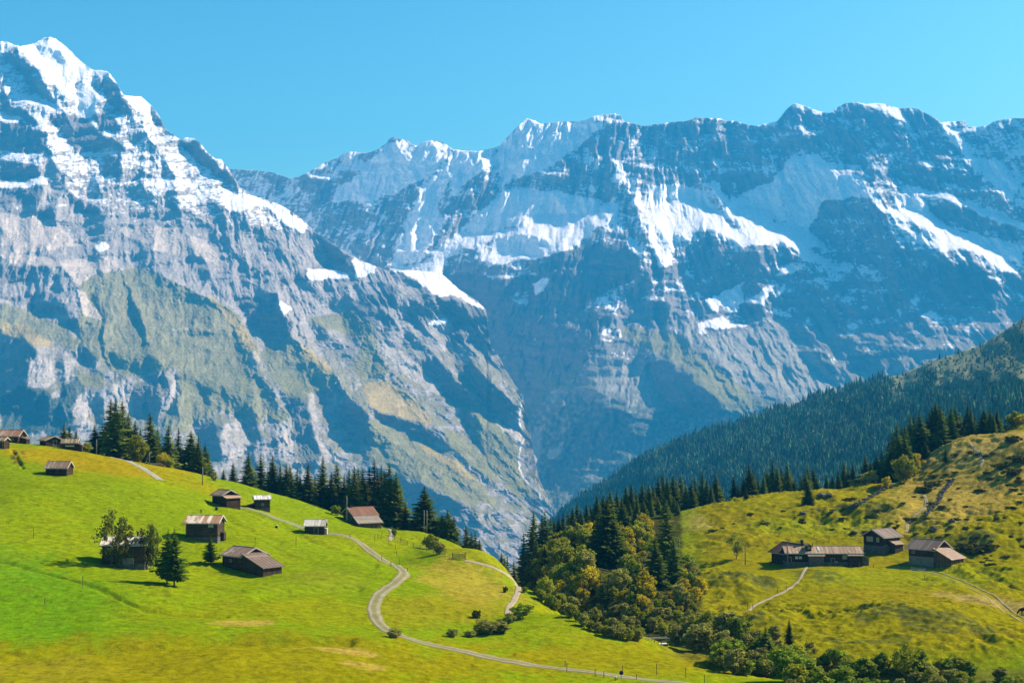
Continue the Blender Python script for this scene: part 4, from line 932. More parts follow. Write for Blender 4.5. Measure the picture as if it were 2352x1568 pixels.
# right bank and ridge of the ravine
G2 = 'spruces along the right side of the ravine'
t2 = [(1205,1225),(1217,1187),(1229,1175),(1242,1184),(1252,1175),(1262,1190),(1274,1190),(1283,1185),(1292,1175),(1306,1172),(1316,1165),(1324,1152),(1335,1170),(1348,1152),(1358,1160),(1370,1137),(1378,1150),(1386,1134),(1394,1148),(1403,1123),(1417,1128),(1427,1140),(1437,1114),(1449,1109),(1460,1125),(1474,1109),(1482,1120),(1491,1111),(1501,1112),(1512,1093),(1523,1090),(1533,1095),(1544,1092),(1552,1100)]
for i, (x, t) in enumerate(t2):
    spruce(x, t, np.interp(x, [1200, 1300, 1400, 1560], [395, 420, 440, 452]) + rr.uniform(-14, 14), ['mid', 'slim', 'mid2', 'slim', 'gaunt'][i % 5], **L('dark spruce on the ridge above the ravine, left of the grassy knoll', G2))
for x, t, b, k in ((1393,1143,1300,'broad'),(1376,1178,1310,'mid2'),(1408,1172,1305,'mid'),(1362,1215,1300,'mid')):
    spruce(x, t, 360 if b > 1302 else 352, k, **L('large dark spruce rising from the wooded ravine slope among yellow shrubs', 'big spruces on the ravine slope'))
spruce(1526, 1149, 0, 'gaunt', base=1340, **L('tallest single spruce at the right edge of the ravine beside twin poles'), ws=1.0)
spruce(1508, 1230, 0, 'mid', base=1352, **L('smaller spruce at the foot of the tallest ravine spruce'))
spruce(1545, 1235, 0, 'mid2', base=1350, **L('short spruce right below the tallest ravine spruce'))
for x, t, b in ((1385,1335,1385),(1345,1290,1350),(1250,1255,1310),(1270,1240,1300),(1232,1240,1305)):
    spruce(x, t, 0, 'mid', base=b, **L('small spruce half hidden in the shade of the ravine slope', 'small spruces in the ravine'))
for i, (x, t) in enumerate([(1415,1160),(1430,1150),(1446,1152),(1462,1146),(1478,1150),(1495,1146),(1512,1140),(1530,1150),(1548,1140),(1556,1150),(1300,1215),(1316,1208),(1332,1200),(1350,1192),(1285,1222),(1268,1228)]):
    spruce(x, t, np.interp(x, [1260, 1350, 1450, 1560], [395, 412, 418, 424]) + rr.uniform(-8, 8), ['mid', 'broad', 'mid2'][i % 3], **L('dark spruce on the ridge above the ravine, left of the grassy knoll', G2))
# row behind the crest of the right meadow
G3 = 'spruces behind the right meadow'
t3 = [(1565,1092),(1576,1108),(1587,1105),(1598,1098),(1612,1084),(1622,1100),(1633,1110),(1644,1088),(1653,1104),(1687,1090),(1697,1112),(1706,1096),(1713,1100),(1722,1066),(1730,1080),(1740,1096),(1752,1087),(1763,1078),(1775,1061),(1785,1068),(1794,1074),(1807,1061),(1815,1080),(1824,1100),(1841,1090),(1849,1080),(1856,1068),(1869,1074),(1878,1100),(1898,1090),(1911,1090),(1926,1080),(1938,1062),(1948,1074),(1959,1062)]
for i, (x, t) in enumerate(t3):
    spruce(x, t, crest(x)[0] + rr.uniform(10, 34), ['mid', 'slim', 'mid2', 'mid', 'slim'][i % 5], **L('dark spruce in the long row behind the hummocky right meadow', G3))
spruce(1856, 1107, 0, 'broad', base=1160, **L('dark spruce standing in front of the row on the hummocky meadow'), ws=.8)
spruce(1713, 1118, 0, 'mid', base=1146, **L('small spruce in front of the long row on the right meadow crest'))
for i, (x, t) in enumerate([(1988,1043),(2000,1060),(2013,1046),(2027,1034),(2040,1010),(2050,995),(2058,974),(2068,985),(2078,975),(2086,952),(2098,951),(2107,970),(2115,952),(2124,960),(2133,943),(2141,938),(2149,923),(2157,930),(2162,940),(2172,955),(2183,932),(2194,932),(2203,950),(2221,930),(2228,935),(2238,955),(2250,965),(2260,938),(2275,939),(2282,950),(2288,939),(2298,958),(2333,947)]):
    spruce(x, t, crest(x)[0] + rr.uniform(6, 30), ['mid', 'mid2', 'broad', 'mid', 'slim'][i % 5], **L('tall dark spruce in the stand along the upper right hillside', 'spruces on the upper right hillside'))
for x, t, b in ((2062,1010,1100),(2045,1030,1108),(2078,1000,1090)):
    spruce(x, t, 455, 'broad', **L('tall dark spruce in the stand along the upper right hillside', 'spruces on the upper right hillside'))
spruce(2125, 1014, 0, 'broad', base=1050, **L('low spruce at the lower right corner of the hillside stand'))
spruce(2171, 1028, 0, 'young', base=1067, **L('small lone spruce on the golden slope of the right hillside'), ws=.8)
# trees round the near left barns
spruce(385, 1217, 0, 'young', base=1340, **L('taller and left hand of the two bushy spruces in front of the tree hidden barn'), ws=.8)
spruce(402, 1213, 0, 'young', base=1347, **L('right hand of the two bushy spruces in front of the tree hidden barn'), ws=.8)
spruce(484, 1229, 0, 'young', base=1295, **L('small bright green spruce left of the brown roofed double barn'), ws=.95)
shrub(258, 1303, 134, 'rowan', 70, **L('tall loose broadleaf tree with dark leaves in front of the left end of the barn'), name='rowan_tree', cat='tree')
shrub(280, 1305, 118, 'rowan', 46, **L('slender broadleaf tree close against the middle of the tree hidden barn'), name='rowan_tree', cat='tree')
shrub(337, 1308, 105, 'rowan', 50, **L('lower leaning broadleaf tree at the right end of the tree hidden barn'), name='rowan_tree', cat='tree')
shrub(352, 1306, 92, 'green_tall', 34, **L('thin pale green tree between the barn and the two bushy spruces'), name='rowan_tree', cat='tree')
shrub(268, 1300, 40, 'green', 34, **L('round bush under the tall broadleaf tree by the barn'))
shrub(1692, 1284, 56, 'twiggy', 44, **L('lone many stemmed small tree left of the long farmhouse'), name='rowan_tree', cat='tree')
# broadleaf accents
for x, b, hp, k, w, lb in ((200,1036,24,'olive',26,'yellow green bush on the skyline right of the small huts'),(318,1068,60,'olive_tall',40,'olive broadleaf tree among the tall skyline spruces'),(376,1078,36,'yellow',30,'yellow topped bush by the slanting pole on the left skyline'),(392,1082,26,'olive',24,'olive bush beside the yellow topped bush'),
    (770,1182,22,'green',28,'pale round bush left of the red roofed chalet'),(492,1104,22,'grey',16,'pale leafless bush at the end of the tall spruce clump'),(990,1262,36,'olive',38,'olive bush on the steep bank below the twin poles'),(1008,1272,30,'grey',28,'dark bush right of the olive bush on the steep bank'),(905,1232,18,'green',14,'small bush at the top of the footpath by the chalet'),
    (905,1463,22,'grey',34,'low grey bush beside the bend of the gravel road'),(1038,1462,22,'grey',28,'dark bush at the foot of the golden bank'),(1095,1418,20,'low',20,'small dark bush on the golden bank above the road'),(1080,1462,18,'grey',26,'brownish bush in the row above the road'),(1116,1456,34,'grey',60,'wide brownish bush in the row above the road'),(1150,1452,26,'grey_tall',44,'dark bush at the end of the row above the road'),(1200,1420,34,'green',56,'large bush below the footpath bend'),(1170,1430,26,'grey',26,'brownish bush at the foot of the footpath'),(1205,1360,14,'green',16,'little bush on the slope right of the footpath'),(1160,1360,16,'low',10,'small dark bush left of the footpath'),
    (2057,1095,58,'olive_tall',26,'slender yellow olive tree below the hillside spruce stand'),(2075,1108,62,'olive',56,'large olive broadleaf tree below the hillside spruce stand'),(2098,1092,52,'yellow',48,'yellow broadleaf tree below the hillside spruce stand'),(2108,1060,30,'yellow',34,'yellow bush at the upper right of the broadleaf trees'),(2037,1122,30,'yellow',20,'bright little yellow tree left of the stone wall'),(2018,1124,14,'yellow',26,'low yellow bush beside the bright little yellow tree'),
    (1972,1128,32,'grey',50,'wide grey green bush on the crest right of the spruce row'),(1995,1124,34,'grey',40,'right hand grey green bush on the crest'),(2328,984,42,'olive',44,'olive and orange tree at the top right of the hillside'),(2345,990,30,'yellow',30,'orange bush at the top right edge'),(2310,992,24,'olive',30,'olive bush left of the orange tree at the top right')):
    shrub(x, b, hp, k, w, **L(lb), D=(crest(x)[0] + 4 if b < 1095 and x < 600 or (x > 1950 and x < 2000) or x > 2300 else None))
# thick scrub on the shaded ravine slope
poly_r = [(1200,1290),(1235,1240),(1330,1200),(1400,1180),(1480,1165),(1535,1165),(1550,1200),(1555,1290),(1600,1330),(1608,1380),(1590,1420),(1620,1445),(1560,1462),(1480,1468),(1400,1462),(1330,1420),(1270,1390),(1225,1350)]
rs = random.Random(11); cnt = 0; placed = []
def inside(x, y, pl): return bool(inpoly(np.array([x]), np.array([y]), pl)[0])
while cnt < 170 and len(placed) < 12000:
    x = rs.uniform(1195, 1625); y = rs.uniform(1160, 1470); placed.append(0)
    if not inside(x, y, poly_r): continue
    if any(abs(x - a) < 9 and abs(y - b) < 8 for a, b in [q for q in placed if q]): continue
    if abs(x - 1526) < 30 and y < 1420: continue
    if abs(x - 1392) < 26 and y < 1400 and y > 1290: continue
    if inside(x, y, [(1330,1200),(1560,1160),(1560,1290),(1450,1270),(1340,1260)]): k = rs.choice(['yellow', 'yellow', 'yellow_tall', 'olive', 'yellow'])
    elif x < 1330 and y < 1340: k = rs.choice(['olive', 'olive_tall', 'green', 'olive'])
    elif y > 1420: k = rs.choice(['grey_tall', 'olive', 'grey', 'olive_tall'])
    else: k = rs.choice(['olive', 'yellow', 'grey', 'olive_tall', 'grey_tall', 'green', 'yellow_tall'])
    hp = rs.uniform(24, 56) * (1.0 if y < 1400 else .72)
    if y - hp < np.interp(x, [1195, 1250, 1300, 1400, 1480, 1560], [1285, 1240, 1212, 1176, 1166, 1166]): continue
    col = {'yellow': 'yellow', 'olive': 'olive', 'grey': 'brownish', 'green': 'green'}[k.split('_')[0]]
    if shrub(x, y, hp, k, hp * rs.uniform(.7, 1.0), **L(f'{col} leaved shrub in the dense thicket on the shaded ravine slope', f'{col} shrubs on the ravine slope')): cnt += 1; placed.append((x, y))
# scrub along the stream in the lower right
poly_s = [(1530,1452),(1640,1440),(1700,1462),(1800,1470),(1860,1500),(1900,1520),(1960,1530),(2080,1530),(2250,1552),(2352,1575),(2352,1600),(1760,1600),(1700,1560),(1640,1535),(1600,1500),(1540,1480)]
cnt = 0; placed = []
while cnt < 92 and len(placed) < 6000:
    x = rs.uniform(1535, 2365); y = rs.uniform(1430, 1600); placed.append(0)
    if not inside(x, y, poly_s) or (1700 < x < 1800 and y > 1560): continue
    if any(abs(x - a) < 13 and abs(y - b) < 7 for a, b in [q for q in placed if q]): continue
    k = rs.choice(['grey_tall', 'grey_tall', 'olive', 'green', 'olive_tall', 'grey'] if y < 1520 else ['olive', 'green', 'grey_tall', 'olive_tall', 'green_tall'])
    hp = rs.uniform(28, 56) * (1 if x < 1900 else .85); col = {'olive': 'olive', 'grey': 'brownish', 'green': 'green'}[k.split('_')[0]]
    if shrub(x, y, hp, k, hp * rs.uniform(.8, 1.2), **L(f'{col} leaved shrub in the thicket along the stream at the lower right', f'{col} shrubs along the stream')): cnt += 1; placed.append((x, y))
for x, t, b, k in ((1698,1422,1510,'mid2'),(1758,1440,1530,'broad'),(1745,1450,1520,'mid'),(1812,1420,1480,'slim')):
    spruce(x, t, 0, k, base=b, **L('dark young spruce in the streamside scrub at the lower right', 'spruces in the streamside scrub'))
shrub(1810, 1563, 74, 'green', 92, **L('big rounded bright green bush in the centre of the streamside scrub'))
shrub(2078, 1566, 84, 'twiggy', 56, **L('thin see through birch like tree near the bottom right'), name='birch_tree', cat='tree')
shrub(1935, 1580, 50, 'green', 70, **L('rounded green bush at the bottom edge left of the thin tree'))
shrub(1660, 1532, 44, 'olive', 60, **L('round olive bush at the near left end of the streamside scrub'))
# dwarf juniper cushions, dark spots standing in for hummock shade on the right meadow
cnt = 0; pl = []
while cnt < 120 and len(pl) < 4000:
    x = rs.uniform(1600, 2350); y = rs.uniform(1030, 1300); pl.append(0)
    if y < np.interp(x, [1600, 1900, 2030, 2100, 2150, 2352], [1180, 1145, 1125, 1100, 1050, 1000]): continue
    if 1720 < x < 2220 and y > 1215 and y > 1240 - .0 * x: continue
    if rs.random() > .25 + .75 * ((x > 2100) + (abs(x - 1980) < 110 and y > 1140)): continue
    hp = rs.uniform(3, 7)
    if shrub(x, y, hp, 'low', hp * rs.uniform(2, 3.6), **L('low dark juniper cushion standing in for hummock shade on the rough right hillside', 'juniper cushions on the right hillside'), name='juniper', cat='shrub'): cnt += 1
for x, y, hp, k in ((1222,1352,18,'olive'),(1232,1366,20,'green'),(1243,1380,26,'olive_tall'),(1252,1372,22,'grey'),(1262,1394,30,'green'),(1275,1402,30,'olive'),(1287,1398,34,'olive_tall'),(1298,1412,30,'grey'),(1312,1418,34,'olive'),(1325,1428,26,'green'),(1340,1438,28,'grey_tall'),(1356,1446,24,'olive'),(1372,1452,26,'grey'),(1390,1460,24,'olive_tall'),(1408,1464,26,'grey_tall'),(1428,1468,28,'grey'),(1446,1470,30,'olive'),(1464,1471,28,'grey_tall')):
    shrub(x, y, hp, k, **L(f"{ {'olive': 'olive', 'green': 'green', 'grey': 'brownish'}[k.split('_')[0]] } bush in the fringe where the near meadow drops into the ravine", f"{k.split('_')[0]} bushes on the ravine edge"))
for x, y, hp, k in ((1385,1345,26,'olive'),(1402,1337,24,'grey'),(1370,1356,28,'yellow'),(1414,1352,26,'olive_tall'),(1392,1367,30,'grey'),(1380,1380,30,'green'),(1408,1376,30,'olive'),(1512,1385,26,'olive'),(1528,1394,26,'grey'),(1545,1384,30,'yellow'),(1536,1408,30,'olive_tall'),(1508,1404,30,'green'),(1552,1366,26,'olive'),(1500,1372,26,'grey_tall')):
    shrub(x, y, hp, k, **L('low shrub at the foot of a large ravine spruce', 'low shrubs at the feet of the ravine spruces'))
for x, y, hp, w in ((2235,1268,18,62),(2262,1262,16,50),(2215,1262,16,40),(2120,1130,14,40),(2140,1118,14,36),(2330,1090,16,44),(2300,1075,12,40),(2340,1060,16,50),(2325,1015,16,40)):
    shrub(x, y, hp, 'low', w, **L('large dark juniper thicket on the steep part of the right hillside', 'juniper thickets on the right hillside'), name='juniper', cat='shrub')
# ------------------------------------------------------------ huts, barns and houses
class MB:
    def __init__(s): s.v = []; s.f = []
    def box(s, x0, x1, y0, y1, z0, z1):
        b = len(s.v); s.v += [(x, y, z) for z in (z0, z1) for y in (y0, y1) for x in (x0, x1)]
        s.f += [tuple(b + i for i in q) for q in ((0, 2, 3, 1), (4, 5, 7, 6), (0, 1, 5, 4), (2, 6, 7, 3), (0, 4, 6, 2), (1, 3, 7, 5))]; return s
    def poly(s, pts, vec):
        """prism: outline pts swept by vec"""
        b = len(s.v); n = len(pts); s.v += [tuple(p) for p in pts] + [tuple(p[i] + vec[i] for i in range(3)) for p in pts]
        s.f += [tuple(b + i for i in range(n - 1, -1, -1)), tuple(b + n + i for i in range(n))] + [(b + i, b + (i + 1) % n, b + n + (i + 1) % n, b + n + i) for i in range(n)]; return s
    def rod(s, a, c, r, n=6):
        a = np.array(a, float); c = np.array(c, float); d = c - a; d /= np.linalg.norm(d); u = np.cross(d, (0, 0, 1) if abs(d[2]) < .9 else (1, 0, 0)); u /= np.linalg.norm(u); w = np.cross(d, u)
        b = len(s.v)
        for p in (a, c):
            for k in range(n): t = 2 * math.pi * k / n; s.v.append(tuple(p + r * (math.cos(t) * u + math.sin(t) * w)))
        s.f += [(b + k, b + (k + 1) % n, b + n + (k + 1) % n, b + n + k) for k in range(n)] + [tuple(b + k for k in range(n - 1, -1, -1)), tuple(b + n + k for k in range(n))]; return s
    def build(s, name, mat, parent=None, smooth=False):
        me = bpy.data.meshes.new(name); me.from_pydata(s.v, [], s.f); me.materials.append(mat); me.update()
        if smooth:
            for p in me.polygons: p.use_smooth = True
        o = bpy.data.objects.new(name, me); COL.objects.link(o)
        if parent: o.parent = parent
        return o
def wood(name, c1, c2, vertical=False, board=.22):
    """weathered boards or logs: colour per board, dark joints, streaks"""
    t = NT(name); tc = t.n('ShaderNodeTexCoord').outputs['Object']
    sx = t.n('ShaderNodeSeparateXYZ'); t.l(tc, sx.inputs[0])
    if vertical:
        ad = t.n('ShaderNodeMath', operation='ADD'); t.l(sx.outputs[0], ad.inputs[0]); t.l(sx.outputs[1], ad.inputs[1]); co = ad.outputs[0]
    else: co = sx.outputs[2]
    dv = t.n('ShaderNodeMath', operation='DIVIDE'); t.l(co, dv.inputs[0]); dv.inputs[1].default_value = board
    fl = t.n('ShaderNodeMath', operation='FLOOR'); t.l(dv.outputs[0], fl.inputs[0]); fr = t.n('ShaderNodeMath', operation='FRACT'); t.l(dv.outputs[0], fr.inputs[0])
    wnn = t.n('ShaderNodeTexWhiteNoise', noise_dimensions='1D'); t.l(fl.outputs[0], wnn.inputs['W'])
    st = t.noise(tc, 1.0, 5, .7, (6, 6, 1.2) if vertical else (1.2, 1.2, 6))
    c = t.ramp(st, [(.3, c1), (.72, c2)])
    c = t.mix(1.0, c, t.ramp(wnn.outputs[0], [(0, (.68,) * 3), (1, (1.2,) * 3)]), 'MULTIPLY')
    c = t.mix(1.0, c, t.ramp(t.noise(tc, .5, 3), [(.35, (.7,) * 3), (.65, (1.15,) * 3)]), 'MULTIPLY')
    jn = t.ramp(fr.outputs[0], [(0, (.25,) * 3), (.12, (1,) * 3), (.9, (1,) * 3), (1, (.25,) * 3)])
    c = t.mix(1.0, c, jn, 'MULTIPLY')
    t.bsdf(c, .85, .15, jn, .5, .04); return t.m
def sheet_metal(name, base, rust, amt=.5, period=.75, rough=.5, spec=.35):
    """corrugated or seamed sheets; rust in patches and along the seams"""
    t = NT(name); tc = t.n('ShaderNodeTexCoord').outputs['Object']
    sx = t.n('ShaderNodeSeparateXYZ'); t.l(tc, sx.inputs[0]); dv = t.n('ShaderNodeMath', operation='DIVIDE'); t.l(sx.outputs[0], dv.inputs[0]); dv.inputs[1].default_value = period
    fr = t.n('ShaderNodeMath', operation='FRACT'); t.l(dv.outputs[0], fr.inputs[0]); fl = t.n('ShaderNodeMath', operation='FLOOR'); t.l(dv.outputs[0], fl.inputs[0])
    wnn = t.n('ShaderNodeTexWhiteNoise', noise_dimensions='1D'); t.l(fl.outputs[0], wnn.inputs['W'])
    n = t.noise(tc, .8, 5, .65, (1.6, .8, .8)); md = t.n('ShaderNodeMath', operation='MULTIPLY_ADD'); t.l(wnn.outputs[0], md.inputs[0]); md.inputs[1].default_value = .35; t.l(n, md.inputs[2])
    c = t.mix(t.ramp(md.outputs[0], [(.72 - amt * .35, (0,) * 3), (.86 - amt * .35, (1,) * 3)]), base, rust)
    seam = t.ramp(fr.outputs[0], [(0, (.55,) * 3), (.07, (1,) * 3), (.93, (1,) * 3), (1, (.55,) * 3)])
    c = t.mix(1.0, c, seam, 'MULTIPLY')
    c = t.mix(1.0, c, t.ramp(t.noise(tc, 5, 4), [(.3, (.82,) * 3), (.7, (1.12,) * 3)]), 'MULTIPLY')
    t.bsdf(c, rough, spec, seam, .4, .03); return t.m
W_DARK = wood('dark_log_wood', (.018, .010, .005), (.075, .043, .021))
W_GREY = wood('grey_log_wood', (.032, .021, .012), (.105, .072, .042))
W_BOARD = wood('vertical_board_wood', (.024, .015, .008), (.11, .074, .04), True, .2)
W_BROWN = wood('warm_brown_wood', (.06, .032, .015), (.20, .12, .06), True, .2)
W_YELLOW = wood('yellowish_board_wood', (.30, .22, .08), (.48, .37, .15), True, .25)
W_RED = wood('reddish_brown_wood', (.04, .016, .011), (.11, .045, .03))
M_STONE = noisy('rubble_stone', (.05, .047, .04), (.16, .15, .13), 2.2, .95, .8, 3, .12)
M_PLAST = noisy('pale_render_wall', (.13, .12, .10), (.22, .20, .16), 1.5)
M_WIN = NT('window_glass'); M_WIN.bsdf((.03, .035, .04), .12, .6); M_WIN = M_WIN.m
M_CURT = noisy('pale_window_pane', (.22, .19, .12), (.34, .30, .20), 2)
M_WHITE = noisy('pale_painted_board', (.42, .40, .34), (.62, .58, .50), 3)
M_PALE = noisy('bleached_board', (.30, .27, .22), (.50, .45, .37), 3)
M_IRON = noisy('dark_iron', (.02, .02, .02), (.06, .05, .045), 6, .6)
M_POST = noisy('weathered_post_wood', (.07, .055, .04), (.20, .16, .12), 5)
M_POLE = noisy('utility_pole_wood', (.09, .08, .06), (.24, .21, .17), 3)
R_RUSTPALE = sheet_metal('pale_rust_patched_roof', (0.8, 0.647, 0.47), (0.429, 0.22, 0.112), .55, .9)
R_RUSTRED = sheet_metal('red_rusty_roof', (.52, .39, .29), (.36, .17, .09), .75, .85)
R_STRIPE = sheet_metal('rust_striped_roof', (.60, .50, .38), (.30, .18, .11), .9, .8)
R_PALE = sheet_metal('pale_worn_roof', (0.8, 0.695, 0.56), (0.585, 0.464, 0.347), .3, .7)
R_ZINC = sheet_metal('light_zinc_roof', (0.715, 0.671, 0.627), (0.52, 0.39, 0.28), .25, 1.4)
R_BROWN = sheet_metal('dull_brown_sheet_roof', (.24, .17, .13), (.17, .115, .08), .5, 1.0, .7, .2)
R_BROWNL = sheet_metal('light_brown_sheet_roof', (.45, .31, .20), (.31, .20, .12), .5, .7, .7, .2)
R_DARK = sheet_metal('dark_brown_roof', (0.143, 0.073, 0.045), (0.098, 0.055, 0.034), .5, .6, .8, .1)
R_GREY = sheet_metal('grey_slate_roof', (0.325, 0.262, 0.202), (0.247, 0.195, 0.146), .5, .5, .7, .2)
R_TILE = sheet_metal('red_tile_roof', (.34, .17, .11), (.26, .13, .08), .5, .3, .8, .1)
R_SHINGLE = sheet_metal('weathered_shingle_roof', (0.364, 0.268, 0.168), (0.221, 0.146, 0.09), .6, .4, .85, .1)
def slab(mb, p0, p1, x0, x1, th=.11, rib=None):
    """roof slab between ridge line p0=(y,z) and eave line p1=(y,z)"""
    (ya, za), (yb, zb) = p0, p1; l = math.hypot(yb - ya, zb - za); ny, nz = -(zb - za) / l, (yb - ya) / l
    if nz < 0: ny, nz = -ny, -nz
    mb.poly([(x0, ya, za), (x0, yb, zb), (x0, yb + ny * th, zb + nz * th), (x0, ya + ny * th, za + nz * th)], (x1 - x0, 0, 0))
    if rib:
        n = max(2, int((x1 - x0) / rib))
        for i in range(n + 1):
            x = x0 + .03 + (x1 - x0 - .08) * i / n; h0, h1 = th + .002, th + .045
            mb.poly([(x, ya + ny * h0, za + nz * h0), (x, yb + ny * h0, zb + nz * h0), (x, yb + ny * h1, zb + nz * h1), (x, ya + ny * h1, za + nz * h1)], (.05, 0, 0))
def house(name, label, cat, px, py, L_, W_, H, pitch, yaw, roof, wall, over=.45, group=None, plinth=None, rib=.8, windows=(), doors=(), chim=(), lean=(), fascia=True, frontH=None, D=None, zoff=0, corner=True):
    """gabled building; ridge along local x, front wall at -y; anchor = middle of its footprint seen at pixel (px, py)"""
    if D is None: g = hit(px, py)
    else: X = (px - CX) / F * D; g = np.array([X, D, float(gz(np.array(X), np.array(D)))])
    root = bpy.data.objects.new(name, None); COL.objects.link(root)
    y_ = R(yaw); ca, sa = math.cos(y_), math.sin(y_)
    # the anchor pixel is the foot of the front wall: push the centre back
    off = W_ / 2; cx = g[0] - sa * off * 1.0; cy = g[1] + ca * off
    zs = [float(gz(np.array(cx + ca * a - sa * b), np.array(cy + sa * a + ca * b))) for a in (-L_ / 2, 0, L_ / 2) for b in (-W_ / 2, 0, W_ / 2)]
    zf = g[2] + zoff
    root.location = (cx, cy, zf); root.rotation_euler = (0, 0, y_)
    tag(root, label, cat, group)
    tp = math.tan(R(pitch)); rise = W_ / 2 * tp; l2, w2 = L_ / 2, W_ / 2; bot = min(min(zs) - zf, 0) - .8
    m = MB(); zb = (plinth[0] if plinth else bot)
    for sx_ in (-1, 1):      # gable walls
        x0 = sx_ * l2 - (0 if sx_ < 0 else .18)
        m.poly([(x0, -w2, zb), (x0, w2, zb), (x0, w2, H), (x0, 0, H + rise), (x0, -w2, H)], (.18, 0, 0))
    m.box(-l2 + .182, l2 - .182, -w2 + .003, -w2 + .18, zb, H); m.box(-l2 + .182, l2 - .182, w2 - .18, w2 - .003, zb, H)
    wall_o = m.build('wall', wall, root)
    if corner:               # crossed log ends at the corners
        m = MB(); zz = max(zb, bot) + .1
        while zz < H - .1:
            for sx_ in (-1, 1):
                for sy_ in (-1, 1):
                    xa, xb = sorted((sx_ * l2 - sx_ * .10, sx_ * (l2 + .16))); ya, yb = sorted((sy_ * w2 - sy_ * .16, sy_ * w2 - sy_ * .02)); m.box(xa, xb, ya, yb, zz, zz + .15)
                    xa, xb = sorted((sx_ * l2 - sx_ * .16, sx_ * l2 - sx_ * .02)); ya, yb = sorted((sy_ * w2 - sy_ * .06, sy_ * (w2 + .16))); m.box(xa, xb, ya, yb, zz + .17, zz + .31)
            zz += .36
        m.build('log_ends', wall, wall_o)
    if plinth:
        m = MB(); m.box(-l2 - .06, l2 + .06, -w2 - .06, w2 + .06, bot, plinth[0]); m.build('stone_base', plinth[1] if len(plinth) > 1 else M_STONE, root)
    m = MB(); ey = w2 + over; ez = H - over * tp + .05
    slab(m, (0, H + rise + .05), (-ey, ez), -l2 - over, l2 + over, .11, rib); slab(m, (0, H + rise + .05), (ey, ez), -l2 - over, l2 + over, .11, rib)
    m.box(-l2 - over, l2 + over, -.12, .12, H + rise + .14, H + rise + .21)
    roof_o = m.build('roof', roof, root)
    if fascia:
        m = MB()
        for sx_ in (-1, 1):
            for sy_ in (-1, 1):
                x0 = sx_ * (l2 + over) + (.004 if sx_ > 0 else -.054)
                m.poly([(x0, 0, H + rise - .06), (x0, sy_ * ey, ez - .12), (x0, sy_ * ey, ez + .13), (x0, 0, H + rise + .19)], (.05, 0, 0))
        m.box(-l2 - over, l2 + over, -ey - .06, -ey - .004, ez - .10, ez + .06); m.build('fascia', M_PALE if fascia is True else fascia, roof_o)
        m = MB()
        for i in range(int(L_ / .9) + 2):
            x = -l2 - over + .2 + i * .9
            if x > l2 + over: break
            for sy_ in (-1, 1):
                m.poly([(x, sy_ * (w2 - .3), H + .3 * tp - .10), (x, sy_ * (ey - .08), ez + .08 * tp - .14), (x, sy_ * (ey - .08), ez + .08 * tp - .02), (x, sy_ * (w2 - .3), H + .3 * tp + .02)], (.1, 0, 0))
        m.build('rafters', W_DARK, roof_o)
    def pane(nm, face, u, z0, w, h, mat, frame=M_PALE, dep=.05):
        f = MB(); g_ = MB()
        if face in ('front', 'back'):
            s = -1 if face == 'front' else 1; y = s * w2
            ya, yb = sorted((y, y + s * dep)); yc, yd = sorted((y - s * .01, y + s * (dep - .02)))
            f.box(u - w / 2 - .07, u + w / 2 + .07, ya, yb, z0 - .07, z0); f.box(u - w / 2 - .07, u + w / 2 + .07, ya, yb, z0 + h, z0 + h + .07)
            f.box(u - w / 2 - .07, u - w / 2, ya, yb, z0, z0 + h); f.box(u + w / 2, u + w / 2 + .07, ya, yb, z0, z0 + h)
            if nm == 'window': f.box(u - .025, u + .025, ya, yb, z0, z0 + h)
            g_.box(u - w / 2, u + w / 2, yc, yd, z0, z0 + h)
        else:
            s = -1 if face == 'left' else 1; x = s * l2
            xa, xb = sorted((x, x + s * dep)); xc, xd = sorted((x - s * .01, x + s * (dep - .02)))
            f.box(xa, xb, u - w / 2 - .07, u + w / 2 + .07, z0 - .07, z0); f.box(xa, xb, u - w / 2 - .07, u + w / 2 + .07, z0 + h, z0 + h + .07)
            f.box(xa, xb, u - w / 2 - .07, u - w / 2, z0, z0 + h); f.box(xa, xb, u + w / 2, u + w / 2 + .07, z0, z0 + h)
            if nm == 'window': f.box(xa, xb, u - .025, u + .025, z0, z0 + h)
            g_.box(xc, xd, u - w / 2, u + w / 2, z0, z0 + h)
        if nm == 'window': o = f.build('window', frame, root); g_.build('pane', mat, o)
        else: o = g_.build(nm, mat, root); f.build('door_frame', frame, o)
    for a in windows: pane('window', *a)
    for a in doors: pane('door', *a)
    for (x, y, w, top, mt) in chim:
        zr = H + rise - abs(y) * tp - .3; o = MB().box(x - w / 2, x + w / 2, y - w / 2, y + w / 2, zr, H + rise + top).build('chimney', mt, roof_o)
        MB().box(x - w / 2 - .07, x + w / 2 + .07, y - w / 2 - .07, y + w / 2 + .07, H + rise + top, H + rise + top + .09).build('chimney_cap', M_IRON, o)
    for ln in lean:
        # (side, centre along that side, width, length, top height, outer height, roof, wall[, overhang])
        side, c, w, ln_, h1, h2, rm, wm = ln[:8]; ov = ln[8] if len(ln) > 8 else .3
        lr = bpy.data.objects.new('lean_to', None); COL.objects.link(lr); lr.parent = root
        rot = {'front': -90, 'right': 0, 'left': 180, 'back': 90}[side]; lr.rotation_euler = (0, 0, R(rot))
        d0 = l2 if side in ('right', 'left') else w2
        ct = {'right': c, 'front': c, 'left': -c, 'back': -c}[side]
        # lean-to frame: +x away from the house, y along the side
        b2 = bot - 2.0; m = MB(); xa = d0 + .004; xb = d0 + ln_
        for yy in (ct - w / 2, ct + w / 2 - .14):
            m.poly([(xa, yy, b2), (xb, yy, b2), (xb, yy, h2), (xa, yy, h1)], (0, .14, 0))
        m.box(xb - .14, xb - .002, ct - w / 2 + .142, ct + w / 2 - .142, b2, h2); m.build('lean_to_wall', wm, lr)
